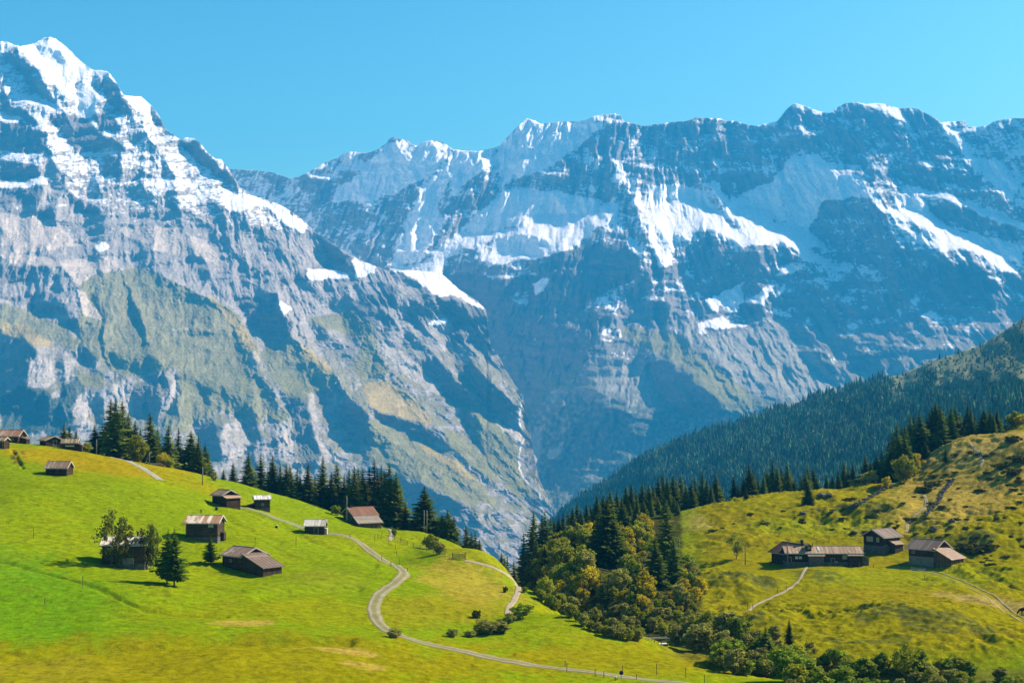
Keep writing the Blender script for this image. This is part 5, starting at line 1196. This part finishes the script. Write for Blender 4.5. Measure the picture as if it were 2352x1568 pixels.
        dz = (h1 - h2) / ln_; m = MB(); xe = xb + ov; ze = h2 - dz * ov + .06; q = [(d0 + .03, ct - w / 2 - ov, h1 + .06), (xe, ct - w / 2 - ov, ze), (xe, ct - w / 2 - ov, ze + .1), (d0 + .03, ct - w / 2 - ov, h1 + .16)]
        m.poly(q, (0, w + 2 * ov, 0))
        n = int((w + 2 * ov) / .8)
        for i in range(n + 1):
            y = ct - w / 2 - ov + .02 + (w + 2 * ov - .09) * i / n
            m.poly([(d0 + .03, y, h1 + .162), (xe, y, ze + .102), (xe, y, ze + .14), (d0 + .03, y, h1 + .20)], (0, .05, 0))
        m.build('lean_to_roof', rm, lr)
    return root
P28 = 27
# --- left meadow
house('hay_barn', 'larger barn cut by the left edge with red and white rusty roof on the skyline', 'barn', 20, 1019, 5.8, 4.6, 2.0, 31, -6, R_RUSTRED, W_DARK, .5, D=381, windows=[('front', 1.2, .7, .8, .5, M_WIN)], doors=[('front', -1.5, .0, 1.0, 1.6, W_BROWN)], lean=[('right', .4, 2.2, 1.6, 1.4, 1.0, R_SHINGLE, W_DARK)])
house('hay_hut', 'small dark hut with grey roof at the far left edge just below the skyline barn', 'hut', -6, 1029, 3.2, 3.2, 1.9, 24, -5, R_SHINGLE, W_DARK, .3, doors=[('front', .9, 0, .8, 1.5, W_BOARD)])
house('hay_hut', 'low dark hut with shallow gable on the skyline, left of two neighbouring huts', 'hut', 101, 1021, 3.6, 4.6, 1.5, 22, -48, R_SHINGLE, W_DARK, .5, D=383, doors=[('right', .3, 0, 1.0, 1.3, W_BOARD)])
house('hay_hut', 'dark hut with grey shingled roof and pale boards on the skyline beside the spruces', 'hut', 162, 1028, 3.7, 3.4, 1.9, 28, 10, R_SHINGLE, W_DARK, .4, D=378, fascia=M_WHITE, windows=[('front', .1, .9, 2.2, .22, M_WHITE)], lean=[('right', -.2, 2.6, 1.3, 1.7, 1.0, R_SHINGLE, W_DARK)])
house('hay_barn', 'lone small log barn with pinkish rusty roof on the upper left meadow', 'barn', 129, 1092, 5.0, 3.9, 1.9, 34, -4, R_STRIPE, W_DARK, .36, doors=[('front', .2, .5, .7, .9, W_GREY, W_GREY)])
house('hay_hut', 'dark barn with brown lean-to roof above the pale stretch of track', 'barn', 499, 1157, 3.7, 4.2, 2.2, 25, -42, R_SHINGLE, W_DARK, .5, lean=[('right', -.1, 4.0, 1.7, 1.95, 1.45, R_BROWNL, W_DARK, .35)])
house('hay_hut', 'tall narrow hut with light zinc roof and yellowish gable end', 'hut', 603, 1172, 3.5, 2.8, 2.75, 27, 17, R_ZINC, W_GREY, .36, plinth=(.5, M_STONE), windows=[('front', 0, 1.2, .5, .4, M_WIN)], lean=[('left', .3, 1.6, 1.5, 1.5, 1.1, R_SHINGLE, W_DARK)])
house('hay_barn', 'log barn with pale rust patched roof in the middle of the left meadow', 'barn', 463, 1242, 6.5, 4.6, 3.7, 27, -5, R_RUSTPALE, W_GREY, .5, plinth=(.7, M_STONE), windows=[('front', 1.9, 2.7, 1.1, .6, M_PALE, W_GREY)], doors=[('front', -1.2, .8, 1.0, 1.7, W_BOARD, W_GREY)], lean=[('right', .7, 1.5, .7, 1.5, 1.3, R_DARK, W_DARK, .1)])
house('hay_barn', 'large brown barn with striped main roof and long plain brown lean-to roof', 'barn', 533, 1306, 5.6, 6.0, 2.5, 24, -40, R_STRIPE, W_GREY, .45, rib=.75, windows=[('front', -.5, 1.3, .6, .4, M_WIN)], doors=[('front', 1.3, .2, 1.1, 1.7, W_BOARD, W_GREY)], lean=[('right', -.75, 4.5, 6.2, 2.95, .75, R_BROWN, W_BOARD, .4)])
house('hay_barn', 'pale roofed barn half hidden behind broadleaf trees with a dark pane for the shade of an open bay', 'barn', 283, 1303, 7.6, 5.0, 4.1, 24, 2, R_PALE, W_GREY, .45, windows=[('front', -2.6, 3.2, .6, .25, M_PALE)], doors=[('front', .8, 1.9, 2.2, 2.0, M_WIN, W_DARK), ('front', .9, 0, 1.8, 1.6, M_PLAST)], chim=[(1.9, .4, .35, .9, M_STONE)], plinth=(.6, M_STONE))  # upper door is a dark glass pane painting the shade inside an open bay
house('hay_barn', 'small barn with bleached pale roof where the gravel road begins', 'barn', 722, 1226, 4.4, 3.5, 1.9, 34, -2, R_PALE, W_BOARD, .3, doors=[('front', .4, 0, .9, 1.4, W_GREY)], lean=[('right', -.9, 1.2, .65, 1.15, 1.0, M_WHITE, M_PALE, .05)])
house('chalet', 'chalet with red tiled main roof and grey front roof before the spruce row', 'house', 838, 1206, 6.3, 6.2, 2.9, 28, 33, R_TILE, W_BROWN, .7, rib=.35, plinth=(.6, M_STONE), windows=[('left', 1.2, 1.4, .8, .8, M_WIN), ('left', -1.2, 1.4, .8, .8, M_WIN), ('left', 0, 3.3, .6, .6, M_WIN)], doors=[('left', 0, .1, .9, 1.3, W_BOARD)], chim=[(-2.5, -.1, .5, .45, M_STONE)],
      lean=[('front', -.2, 6.6, 3.4, 2.75, .95, R_GREY, W_BROWN, .45)])
# --- right meadow
house('barn', 'dark barn with steep dark brown roof at the left end of the farmhouse', 'barn', 1795, 1296, 8.2, 7.4, 3.0, 28, -66, R_DARK, W_DARK, .7, rib=.6, windows=[('right', -1.2, 1.6, .7, .6, M_WIN)], doors=[('right', -2.2, .1, .7, 1.5, M_PALE), ('right', .7, 0, 1.6, 2.0, W_BOARD)])
fh = house('farmhouse', 'long low farmhouse with patched light brown roofs between the dark barn and the track', 'house', 1893, 1297, 18.0, 5.6, 2.9, 24, -1, R_BROWNL, W_DARK, .5, rib=.9, plinth=(.7, M_STONE), corner=False,
      windows=[('front', -6.6, 1.5, .55, .5, M_WHITE, M_WHITE), ('front', -5.7, 1.5, .55, .5, M_WHITE, M_WHITE), ('front', 5.0, 1.5, 1.0, .8, M_CURT), ('front', 7.6, 1.7, .8, .5, M_CURT)],
      doors=[('front', 2.1, .1, .8, 1.5, W_BOARD), ('front', 2.95, .1, .55, .7, M_WHITE), ('front', -8.3, .1, .8, 1.7, W_BOARD)], chim=[(-4.7, .5, .62, 1.5, M_IRON), (-2.3, -.3, .16, .7, M_IRON)],
      lean=[('front', -2.0, 3.6, .9, 2.70, 2.25, R_BROWNL, M_STONE, .3), ('right', -.9, 2.6, 1.9, 2.2, 1.5, R_BROWNL, M_STONE, .15), ('front', 7.4, 3.2, .8, 2.72, 2.35, R_BROWNL, W_DARK, .35)])
dm = MB(); dm.box(-.6, .6, -1.9, -.2, 3.2, 4.55); d_o = dm.build('dormer', W_DARK, fh); d_o.location = (-3.5, -.3, 0)
dr = MB(); dr.poly([(-.85, -2.15, 4.5), (.85, -2.15, 4.5), (0, -2.15, 5.05)], (0, 2.1, 0)); dr.build('dormer_roof', R_BROWN, d_o); MB().box(-.35, .35, -1.94, -1.905, 3.7, 4.3).build('dormer_window', M_CURT, d_o)
sk = MB(); tpf = math.tan(R(24)); sk.poly([(-1.35, -2.2, 2.9 + (2.8 - 2.2) * tpf + .24), (-.85, -2.2, 2.9 + (2.8 - 2.2) * tpf + .24), (-.85, -.5, 2.9 + (2.8 - .5) * tpf + .24), (-1.35, -.5, 2.9 + (2.8 - .5) * tpf + .24)], (0, 0, .05)); sk.build('skylight', M_WHITE, fh)
house('farmhouse', 'two storey dark farmhouse with pale windows in its gable behind the meadow track', 'house', 2048, 1266, 6.6, 6.0, 3.9, 27, 38, R_BROWN, W_DARK, .75, plinth=(1.5, M_STONE), windows=[('left', 1.7, 2.5, .8, 1.1, M_CURT), ('left', .7, 2.5, .8, 1.1, M_CURT), ('left', -1.3, 2.5, .7, 1.0, M_CURT)], doors=[('front', -2.2, 0, .8, 1.7, W_BOARD)],
      lean=[('front', .6, 3.2, 1.9, 2.7, 1.9, R_BROWNL, W_BOARD, .3)])
house('barn', 'right hand barn with brown roof, dark gable and sunlit tan lean-to roof', 'barn', 2117, 1299, 6.6, 7.0, 4.2, 27, -45, R_BROWN, W_RED, .75, rib=.6, plinth=(2.2, M_PLAST), windows=[('front', -2.2, 2.9, .6, .5, M_WIN)],
      doors=[('front', -1.2, 0, 1.2, 1.8, W_BOARD)], lean=[('right', -.6, 6.4, 4.4, 4.3, 2.1, R_BROWNL, W_BROWN, .45)])

# ------------------------------------------------------------ small things
def place(name, px, py, label, cat, group=None, yaw=0, D=None, sink=.05):
    g = hit(px, py) if D is None else np.array([(px - CX) / F * D, D, float(gz(np.array((px - CX) / F * D), np.array(D)))])
    r = bpy.data.objects.new(name, None); COL.objects.link(r); r.location = (g[0], g[1], g[2] - sink); r.rotation_euler = (0, 0, R(yaw)); tag(r, label, cat, group); return r, g
def pole(px, py, top, label, name='utility_pole', group=None, D=None, lean=0, arm=False, lamp=False):
    r, g = place(name, px, py, label, 'pole', group, D=D); X, Z = ray(px, top); h = float(g[1] * Z) - g[2]
    MB().rod((0, 0, -.5), (lean, 0, h), .13, 8).build('post', M_POLE, r, True)
    m = MB(); m.rod((lean - (.5 if arm else .12), 0, h - .25), (lean + (.5 if arm else .12), 0, h - .25), .05); m.rod((lean, 0, h - .3), (lean, 0, h + .18), .05); m.build('insulator', M_WHITE if lamp else M_IRON, r)
    return r
pole(343, 1067, 1037, 'upright utility pole with a slanting stay on the left crest', group=None)
r_, g_ = place('pole_stay', 332, 1066, 'slanting wooden stay leaning on the utility pole on the left crest', 'pole'); MB().rod((0, 0, -.3), (1.1, .1, 3.0), .07).build('stay_timber', M_POLE, r_)
pole(465, 1113, 1070, 'single slim utility pole on the open left crest above the small barns')
pole(764, 1182, 1132, 'tall utility pole against the spruces left of the chalet', D=405)
pole(796, 1200, 1139, 'pale topped utility pole beside the left corner of the chalet', lamp=True)
pole(975, 1224, 1172, 'left one of the twin wooden poles in front of the broad spruce', lamp=True, D=369)
pole(981.5, 1226, 1172, 'right one of the twin wooden poles in front of the broad spruce', lamp=True, D=369)
pole(1555, 1318, 1235, 'left one of two slim poles beside the tall ravine spruce'); pole(1560, 1322, 1236, 'right one of two slim poles beside the tall ravine spruce')
pole(1712, 1296, 1250, 'slim pole standing right of the lone small tree')
pole(1809, 1303, 1247, 'pole in front of the gap between dark barn and farmhouse')
pole(224, 1042, 1008, 'pole at the left edge of the tall skyline spruces', D=392)
def post(px, py, hpx, label, group=None, tilt=0):
    r, g = place('fence_post', px, py, label, 'fence post', group); h = hpx * g[1] / F
    MB().rod((0, 0, -.3), (tilt, 0, h * .97), .055, 6).build('stake', M_POST, r); MB().rod((tilt, 0, h * .97), (tilt, 0, h), .075, 6).build('stake_top', M_IRON, r)
GP1 = 'fence posts beside the gravel road'
for x, y, h in ((877,1232,12),(893,1248,12),(908,1262,12),(868,1240,14),(861,1242,17),(902,1237,14),(875,1240,9),(911,1275,10),(917,1296,13),(877,1289,12),(898,1300,12),(936,1313,10),(804,1235,11)):
    post(x, y, h, 'thin wooden post beside the upper bend of the gravel road', GP1)
for x, y, h in ((1302,1542,19),(1298,1530,13),(1367,1553,17),(1387,1555,15),(1430,1548,20),(1462,1560,13),(1508,1549,26),(1575,1556,24),(1618,1570,22)):
    post(x, y, h, 'thin wooden post along the road at the bottom centre', 'fence posts along the bottom road')
for x, y, h in ((1783,1297,11),(1830,1298,13),(1858,1298,11),(1880,1300,11),(1908,1302,10),(1932,1302,11),(1954,1304,12),(1974,1304,13),(1989,1304,16),(2006,1303,10),(2124,1308,13),(2138,1311,12),(2152,1314,14),(2163,1312,13),(2180,1316,10),(2192,1315,13),(2203,1313,12),(1770,1297,10)):
    post(x, y, h, 'fence post in the row before the farm buildings on the right', 'fence posts before the right farm')
for x, y, h in ((1707,1415,10),(1729,1398,12),(1696,1430,18),(1730,1470,26),(1732,1416,12),(1786,1362,12),(1806,1357,12),(1870,1235,8),(1905,1237,8),(2124,1329,10),(1717,1398,16)):
    post(x, y, h, 'single post on the right meadow near the footpath', 'fence posts on the right meadow')
for x, y, h in ((77,1236,24),(190,1346,24),(103,1388,15),(586,1252,19),(680,1252,22)):
    post(x, y * 1.0 if y > 1240 else 1236, h, 'lone thin post in the open left meadow', 'lone posts in the left meadow')
# paddock fence from the chalet to the gate
fr_, g_ = place('wooden_fence', 940, 1248, 'low wooden fence running down the bank from the chalet towards the gate', 'fence')
pts = [hit(x, y) for x, y in ((905,1240),(920,1246),(935,1252),(950,1257),(965,1262),(980,1266),(995,1270),(1010,1274),(1022,1277))]; fl_ = np.array(fr_.location)
for k, p in enumerate(pts): q = p - fl_; MB().rod((q[0], q[1], q[2] - .3), (q[0] + .04, q[1], q[2] + 1.15), .06).build('fence_post', M_POST, fr_)
for zz in (.35, .68, 1.0):
    m = MB()
    for a, b in zip(pts[:-1], pts[1:]):
        a = a - fl_; b = b - fl_; m.rod((a[0], a[1] - .08, a[2] + zz), (b[0], b[1] - .08, b[2] + zz), .035)
    m.build('fence_rail', M_POST, fr_)
gr_, g_ = place('wooden_gate', 1054, 1283, 'dark wooden bar gate at the end of the paddock fence beside the footpath', 'gate', yaw=-12)
for i in range(4): MB().box(-1.3, 1.3, -.03, .03, .2 + i * .27, .32 + i * .27).build('gate_bar', M_POST, gr_)
for s in (-1, 1): MB().rod((s * 1.38, 0, -.3), (s * 1.38, 0, 1.45), .09).build('gate_post', M_POST, gr_)
MB().poly([(-1.25, -.06, .2), (-1.1, -.06, .2), (1.25, -.06, 1.1), (1.1, -.06, 1.1)], (0, .028, 0)).build('gate_brace', M_POST, gr_)
# footbridge
br, g_ = place('footbridge', 1505, 1474, 'small pale wooden footbridge with railings over the stream', 'bridge', yaw=14, D=243, sink=.25)
MB().box(-1.9, 1.9, -.6, .6, -.02, .10).build('deck', M_WHITE, br); MB().box(-1.9, 1.9, -.55, -.35, -.3, -.024).box(-1.9, 1.9, .35, .55, -.3, -.024).build('beams', M_POST, br)
for sy_ in (-.62, .62):
    MB().box(-2.1, 2.1, sy_ - .04, sy_ + .04, 1.0, 1.08).build('handrail', M_WHITE, br)
    for x in (-1.7, -.6, .6, 1.7): MB().box(x - .05, x + .05, sy_ - .05, sy_ + .05, -.25, .998).build('railing_post', M_POST, br)
# round blue sign, white topped marker, spring box, boxes
sg, g_ = place('road_sign', 1427, 1559, 'round blue sign on a thin post beside the bottom road', 'sign'); M_BLUE = noisy('blue_sign_face', (.005, .012, .07), (.01, .02, .10), 8, .4, .05)
MB().rod((0, 0, -.3), (0, 0, 1.25), .03).build('sign_post', M_POST, sg); MB().rod((0, -.03, .95), (0, -.055, .95), .3, 20).build('sign_disc', M_BLUE, sg)
hk, g_ = place('hydrant', 1414, 1561, 'low white capped hydrant with a yellowish body in the grass below the road', 'hydrant'); M_LIME = noisy('lime_paint', (.25, .30, .03), (.40, .45, .06), 5)
MB().rod((0, 0, -.1), (0, 0, .42), .15, 10).build('body', M_LIME, hk); MB().rod((0, 0, .42), (0, 0, .6), .19, 10).build('cap', M_WHITE, hk); MB().rod((.12, -.1, .25), (.28, -.2, .22), .07).build('outlet', M_IRON, hk)
def spring_box(px, py, label, cap):
    r, g = place('spring_box', px, py, label, 'box'); MB().box(-.28, .28, -.25, .25, -.2, .5).build('box_body', M_IRON, r); MB().poly([(-.34, -.3, .502), (.34, -.3, .502), (.34, -.3, .56), (0, -.3, .72), (-.34, -.3, .56)], (0, .6, 0)).build('lid', cap, r)
spring_box(635, 1212, 'small dark box with white lid on the grass between barn and road', M_WHITE)
spring_box(497, 1171, 'small dark box in the meadow left of the pale roofed barn row', M_IRON)
r_, g_ = place('marker_post', 462, 1177, 'stubby dark post with pale tip just above the rust patched roof', 'post'); MB().rod((0, 0, -.2), (0, 0, .75), .14, 8).build('stub', M_IRON, r_); MB().rod((0, 0, .75), (0, 0, .95), .08, 8).build('tip', M_WHITE, r_)
# timber pile on the crest, log pile and trough at the farm
def timber_pile(px, py, n, L_, label, yaw, bright, cat='woodpile', D=None):
    r, g = place('woodpile', px, py, label, cat, yaw=yaw, D=D); rg = random.Random(px)
    for row in range(3):
        for i in range(n - row * 2):
            y = -n * .11 + row * .22 + i * .22; z = .12 + row * .2; d = rg.uniform(-.2, .2)
            MB().rod((-L_ / 2 + d, y, z), (L_ / 2 + d, y + rg.uniform(-.05, .05), z + rg.uniform(-.02, .05)), .1, 7).build('log', M_PALE if rg.random() < bright else M_POST, r)
timber_pile(357, 1068, 5, 3.4, 'flat dark timber pile on the crest right of the utility pole', 8, .2)
timber_pile(2110, 1308, 7, 3.2, 'long stack of split logs in front of the right hand barn', -25, .45)
tr, g_ = place('water_trough', 2076, 1297, 'wooden water trough with pale spout post on the grass left of the right hand barn', 'trough', yaw=-18)
m = MB(); m.box(-1.2, 1.2, -.3, -.24, 0, .4).box(-1.2, 1.2, .24, .3, 0, .4).box(-1.2, -1.14, -.238, .238, 0, .4).box(1.14, 1.2, -.238, .238, 0, .4).box(-1.138, 1.138, -.238, .238, 0, .08); m.build('basin', M_POST, tr); MB().rod((-1.45, 0, -.2), (-1.45, 0, .95), .1, 7).build('spout_post', M_WHITE, tr); MB().rod((-1.45, 0, .7), (-.95, 0, .62), .04).build('spout', M_IRON, tr)
# rocks: dry stone walls and boulders
def rock_mesh(seed, s=1.0):
    r = np.random.default_rng(seed); me = bpy.data.meshes.new('boulder'); V = []; n = 8; m_ = 5
    for j in range(m_ + 1):
        for i in range(n):
            t = math.pi * j / m_; a = 2 * math.pi * i / n; k = r.uniform(.75, 1.2); V.append((k * math.sin(t) * math.cos(a), k * .85 * math.sin(t) * math.sin(a), k * .6 * math.cos(t)))
    Fc = [(j * n + i, (j + 1) * n + i, (j + 1) * n + (i + 1) % n, j * n + (i + 1) % n) for j in range(m_) for i in range(n)]
    return V, Fc
def stone_wall(pix, label, h=.9):
    pts = np.array([hit(x, y) for x, y in pix]); s = spline(pts, 14); rg = random.Random(int(pix[0][0])); V = []; Fc = []; o0 = s[0]
    for p in s:
        for k in range(4):
            v, f = rock_mesh(rg.randrange(99)); sc = rg.uniform(.2, .45); b = len(V); x = p[0] + rg.uniform(-.5, .5); y = p[1] + rg.uniform(-.4, .4); z = float(gz(np.array(x), np.array(y))) + rg.uniform(0, h)
            V += [(a[0] * sc + x - o0[0], a[1] * sc + y - o0[1], a[2] * sc + z - o0[2]) for a in v]; Fc += [tuple(b + i for i in q) for q in f]
    o = bpy.data.objects.new('stone_wall', tri_mesh('stone_wall', V, Fc, M_STONE)); o.location = o0; COL.objects.link(o); tag(o, label, 'stone wall')
stone_wall([(1952,1167),(1975,1157),(1998,1143),(2020,1132),(2046,1122)], 'dry stone wall climbing the meadow towards the bright little yellow tree')
stone_wall([(2125,1187),(2140,1170),(2155,1152),(2163,1138),(2175,1122),(2190,1105)], 'dry stone wall climbing the right hillside beside the upper footpath')
for x, y, s_, lb in ((1888,1141,1.5,'large dark boulder on the crest right of the front spruce'),(1905,1140,1.1,'smaller boulder beside the large one on the crest'),(2145,1216,1.0,'dark boulder on the slope above the right hand barn'),(2186,1198,1.0,'dark boulder high on the slope right of the footpath'),(1845,1180,1.0,'dark rock on the hummocky meadow left of the front spruce'),(1962,1224,.9,'dark rock left of the two storey farmhouse'),(1240,1456,.0,'')):
    if s_ > 0:
        v, f = rock_mesh(int(x)); g = hit(x, y); o = bpy.data.objects.new('boulder', tri_mesh('boulder', np.array(v) * s_, f, M_STONE)); o.location = g + np.array([0, 0, .25 * s_]); COL.objects.link(o); tag(o, lb, 'boulder')
# grazing cow cut by the right edge
def cow():
    g = hit(2352, 1411); r = bpy.data.objects.new('cow', None); COL.objects.link(r); r.location = (g[0] + .1, g[1], g[2]); r.rotation_euler = (0, 0, R(196)); tag(r, 'black cow grazing with lowered head at the right edge beside the track', 'cow')
    me = bpy.data.meshes.new('body')
    # nodes: (pos, radius); +x is the head end
    N = [((-.1,0,1.02),.36,.40),((-.75,0,1.10),.30,.36),((-1.1,0,1.05),.20,.24),((.45,0,1.02),.34,.40),((.85,0,1.02),.24,.30),((1.2,0,.80),.16,.20),((1.45,0,.50),.12,.15),((1.58,0,.28),.11,.12),((1.68,0,.12),.08,.08)]
    E = [(0,1),(1,2),(0,3),(3,4),(4,5),(5,6),(6,7),(7,8)]
    def leg(root, x, y, hind):
        b = len(N); pts = ([(x + .02, y, .85, .15), (x + .14, y, .62, .10), (x - .10, y, .40, .06), (x - .02, y, .12, .045), (x + .03, y, 0.0, .06)] if hind else [(x, y, .78, .13), (x - .02, y, .55, .08), (x + .02, y, .36, .055), (x, y, .12, .042), (x + .04, y, 0.0, .058)])
        for i, (a, c, z, rad) in enumerate(pts): N.append(((a, c, z), rad, rad)); E.append((root if i == 0 else b + i - 1, b + i))
    leg(1, -.9, .2, True); leg(1, -.85, -.2, True); leg(3, .6, .18, False); leg(3, .52, -.18, False)
    b = len(N); N.extend([((-1.25,0,1.12),.05,.05),((-1.32,0,.8),.03,.03),((-1.33,0,.45),.05,.05)]); E += [(2,b),(b,b+1),(b+1,b+2)]
    b = len(N); N.extend([((1.32,.2,.62),.05,.03),((1.32,-.2,.62),.05,.03)]); E += [(6,b),(6,b+1)]
    me.from_pydata([n[0] for n in N], E, []); o = bpy.data.objects.new('body', me); COL.objects.link(o)
    o.modifiers.new('skin', 'SKIN'); ly = me.skin_vertices[0] if me.skin_vertices else None
    if ly is None:
        bm_ = __import__('bmesh').new(); bm_.from_mesh(me); bm_.verts.layers.skin.verify(); bm_.to_mesh(me); bm_.free(); ly = me.skin_vertices[0]
    for sv, n in zip(ly.data, N): sv.radius = (n[1], n[2])
    ly.data[0].use_root = True
    o.modifiers.new('sub', 'SUBSURF').levels = 2; o.modifiers['sub'].render_levels = 2
    dg = bpy.context.evaluated_depsgraph_get(); m2 = bpy.data.meshes.new_from_object(o.evaluated_get(dg)); bpy.data.objects.remove(o)
    m2.materials.clear(); m2.materials.append(noisy('black_cow_coat', (.008, .007, .006), (.03, .022, .018), 3, .7, .1))
    for p in m2.polygons: p.use_smooth = True
    o = bpy.data.objects.new('body', m2); COL.objects.link(o); o.parent = r
    for s in (-1, 1): MB().rod((1.30, s * .1, .70), (1.36, s * .26, .82), .025).build('horn', M_WHITE, r)
cow()
HAZE = 7.6e-5
# ------------------------------------------------------------ haze: one closed box of thin blue air
hz = NT('haze_air'); pv = hz.n('ShaderNodeVolumePrincipled')
pv.inputs['Color'].default_value = (.03, .45, 1, 1); pv.inputs['Absorption Color'].default_value = (.16, .06, .02, 1); pv.inputs['Density'].default_value = HAZE
pv.inputs['Anisotropy'].default_value = 0.0
hz.l(pv.outputs[0], hz.out.inputs['Volume'])
x0, x1, y0, y1, z0, z1 = -9000, 9000, -400, 13500, -1900, 2750
hv = [(x, y, z) for z in (z0, z1) for y in (y0, y1) for x in (x0, x1)]
me = bpy.data.meshes.new('haze'); me.from_pydata(hv, [], [(0, 2, 3, 1), (4, 5, 7, 6), (0, 1, 5, 4), (2, 6, 7, 3), (0, 4, 6, 2), (1, 3, 7, 5)])
me.materials.append(hz.m); ho = bpy.data.objects.new('haze', me); COL.objects.link(ho); tag(ho, kind='stuff')
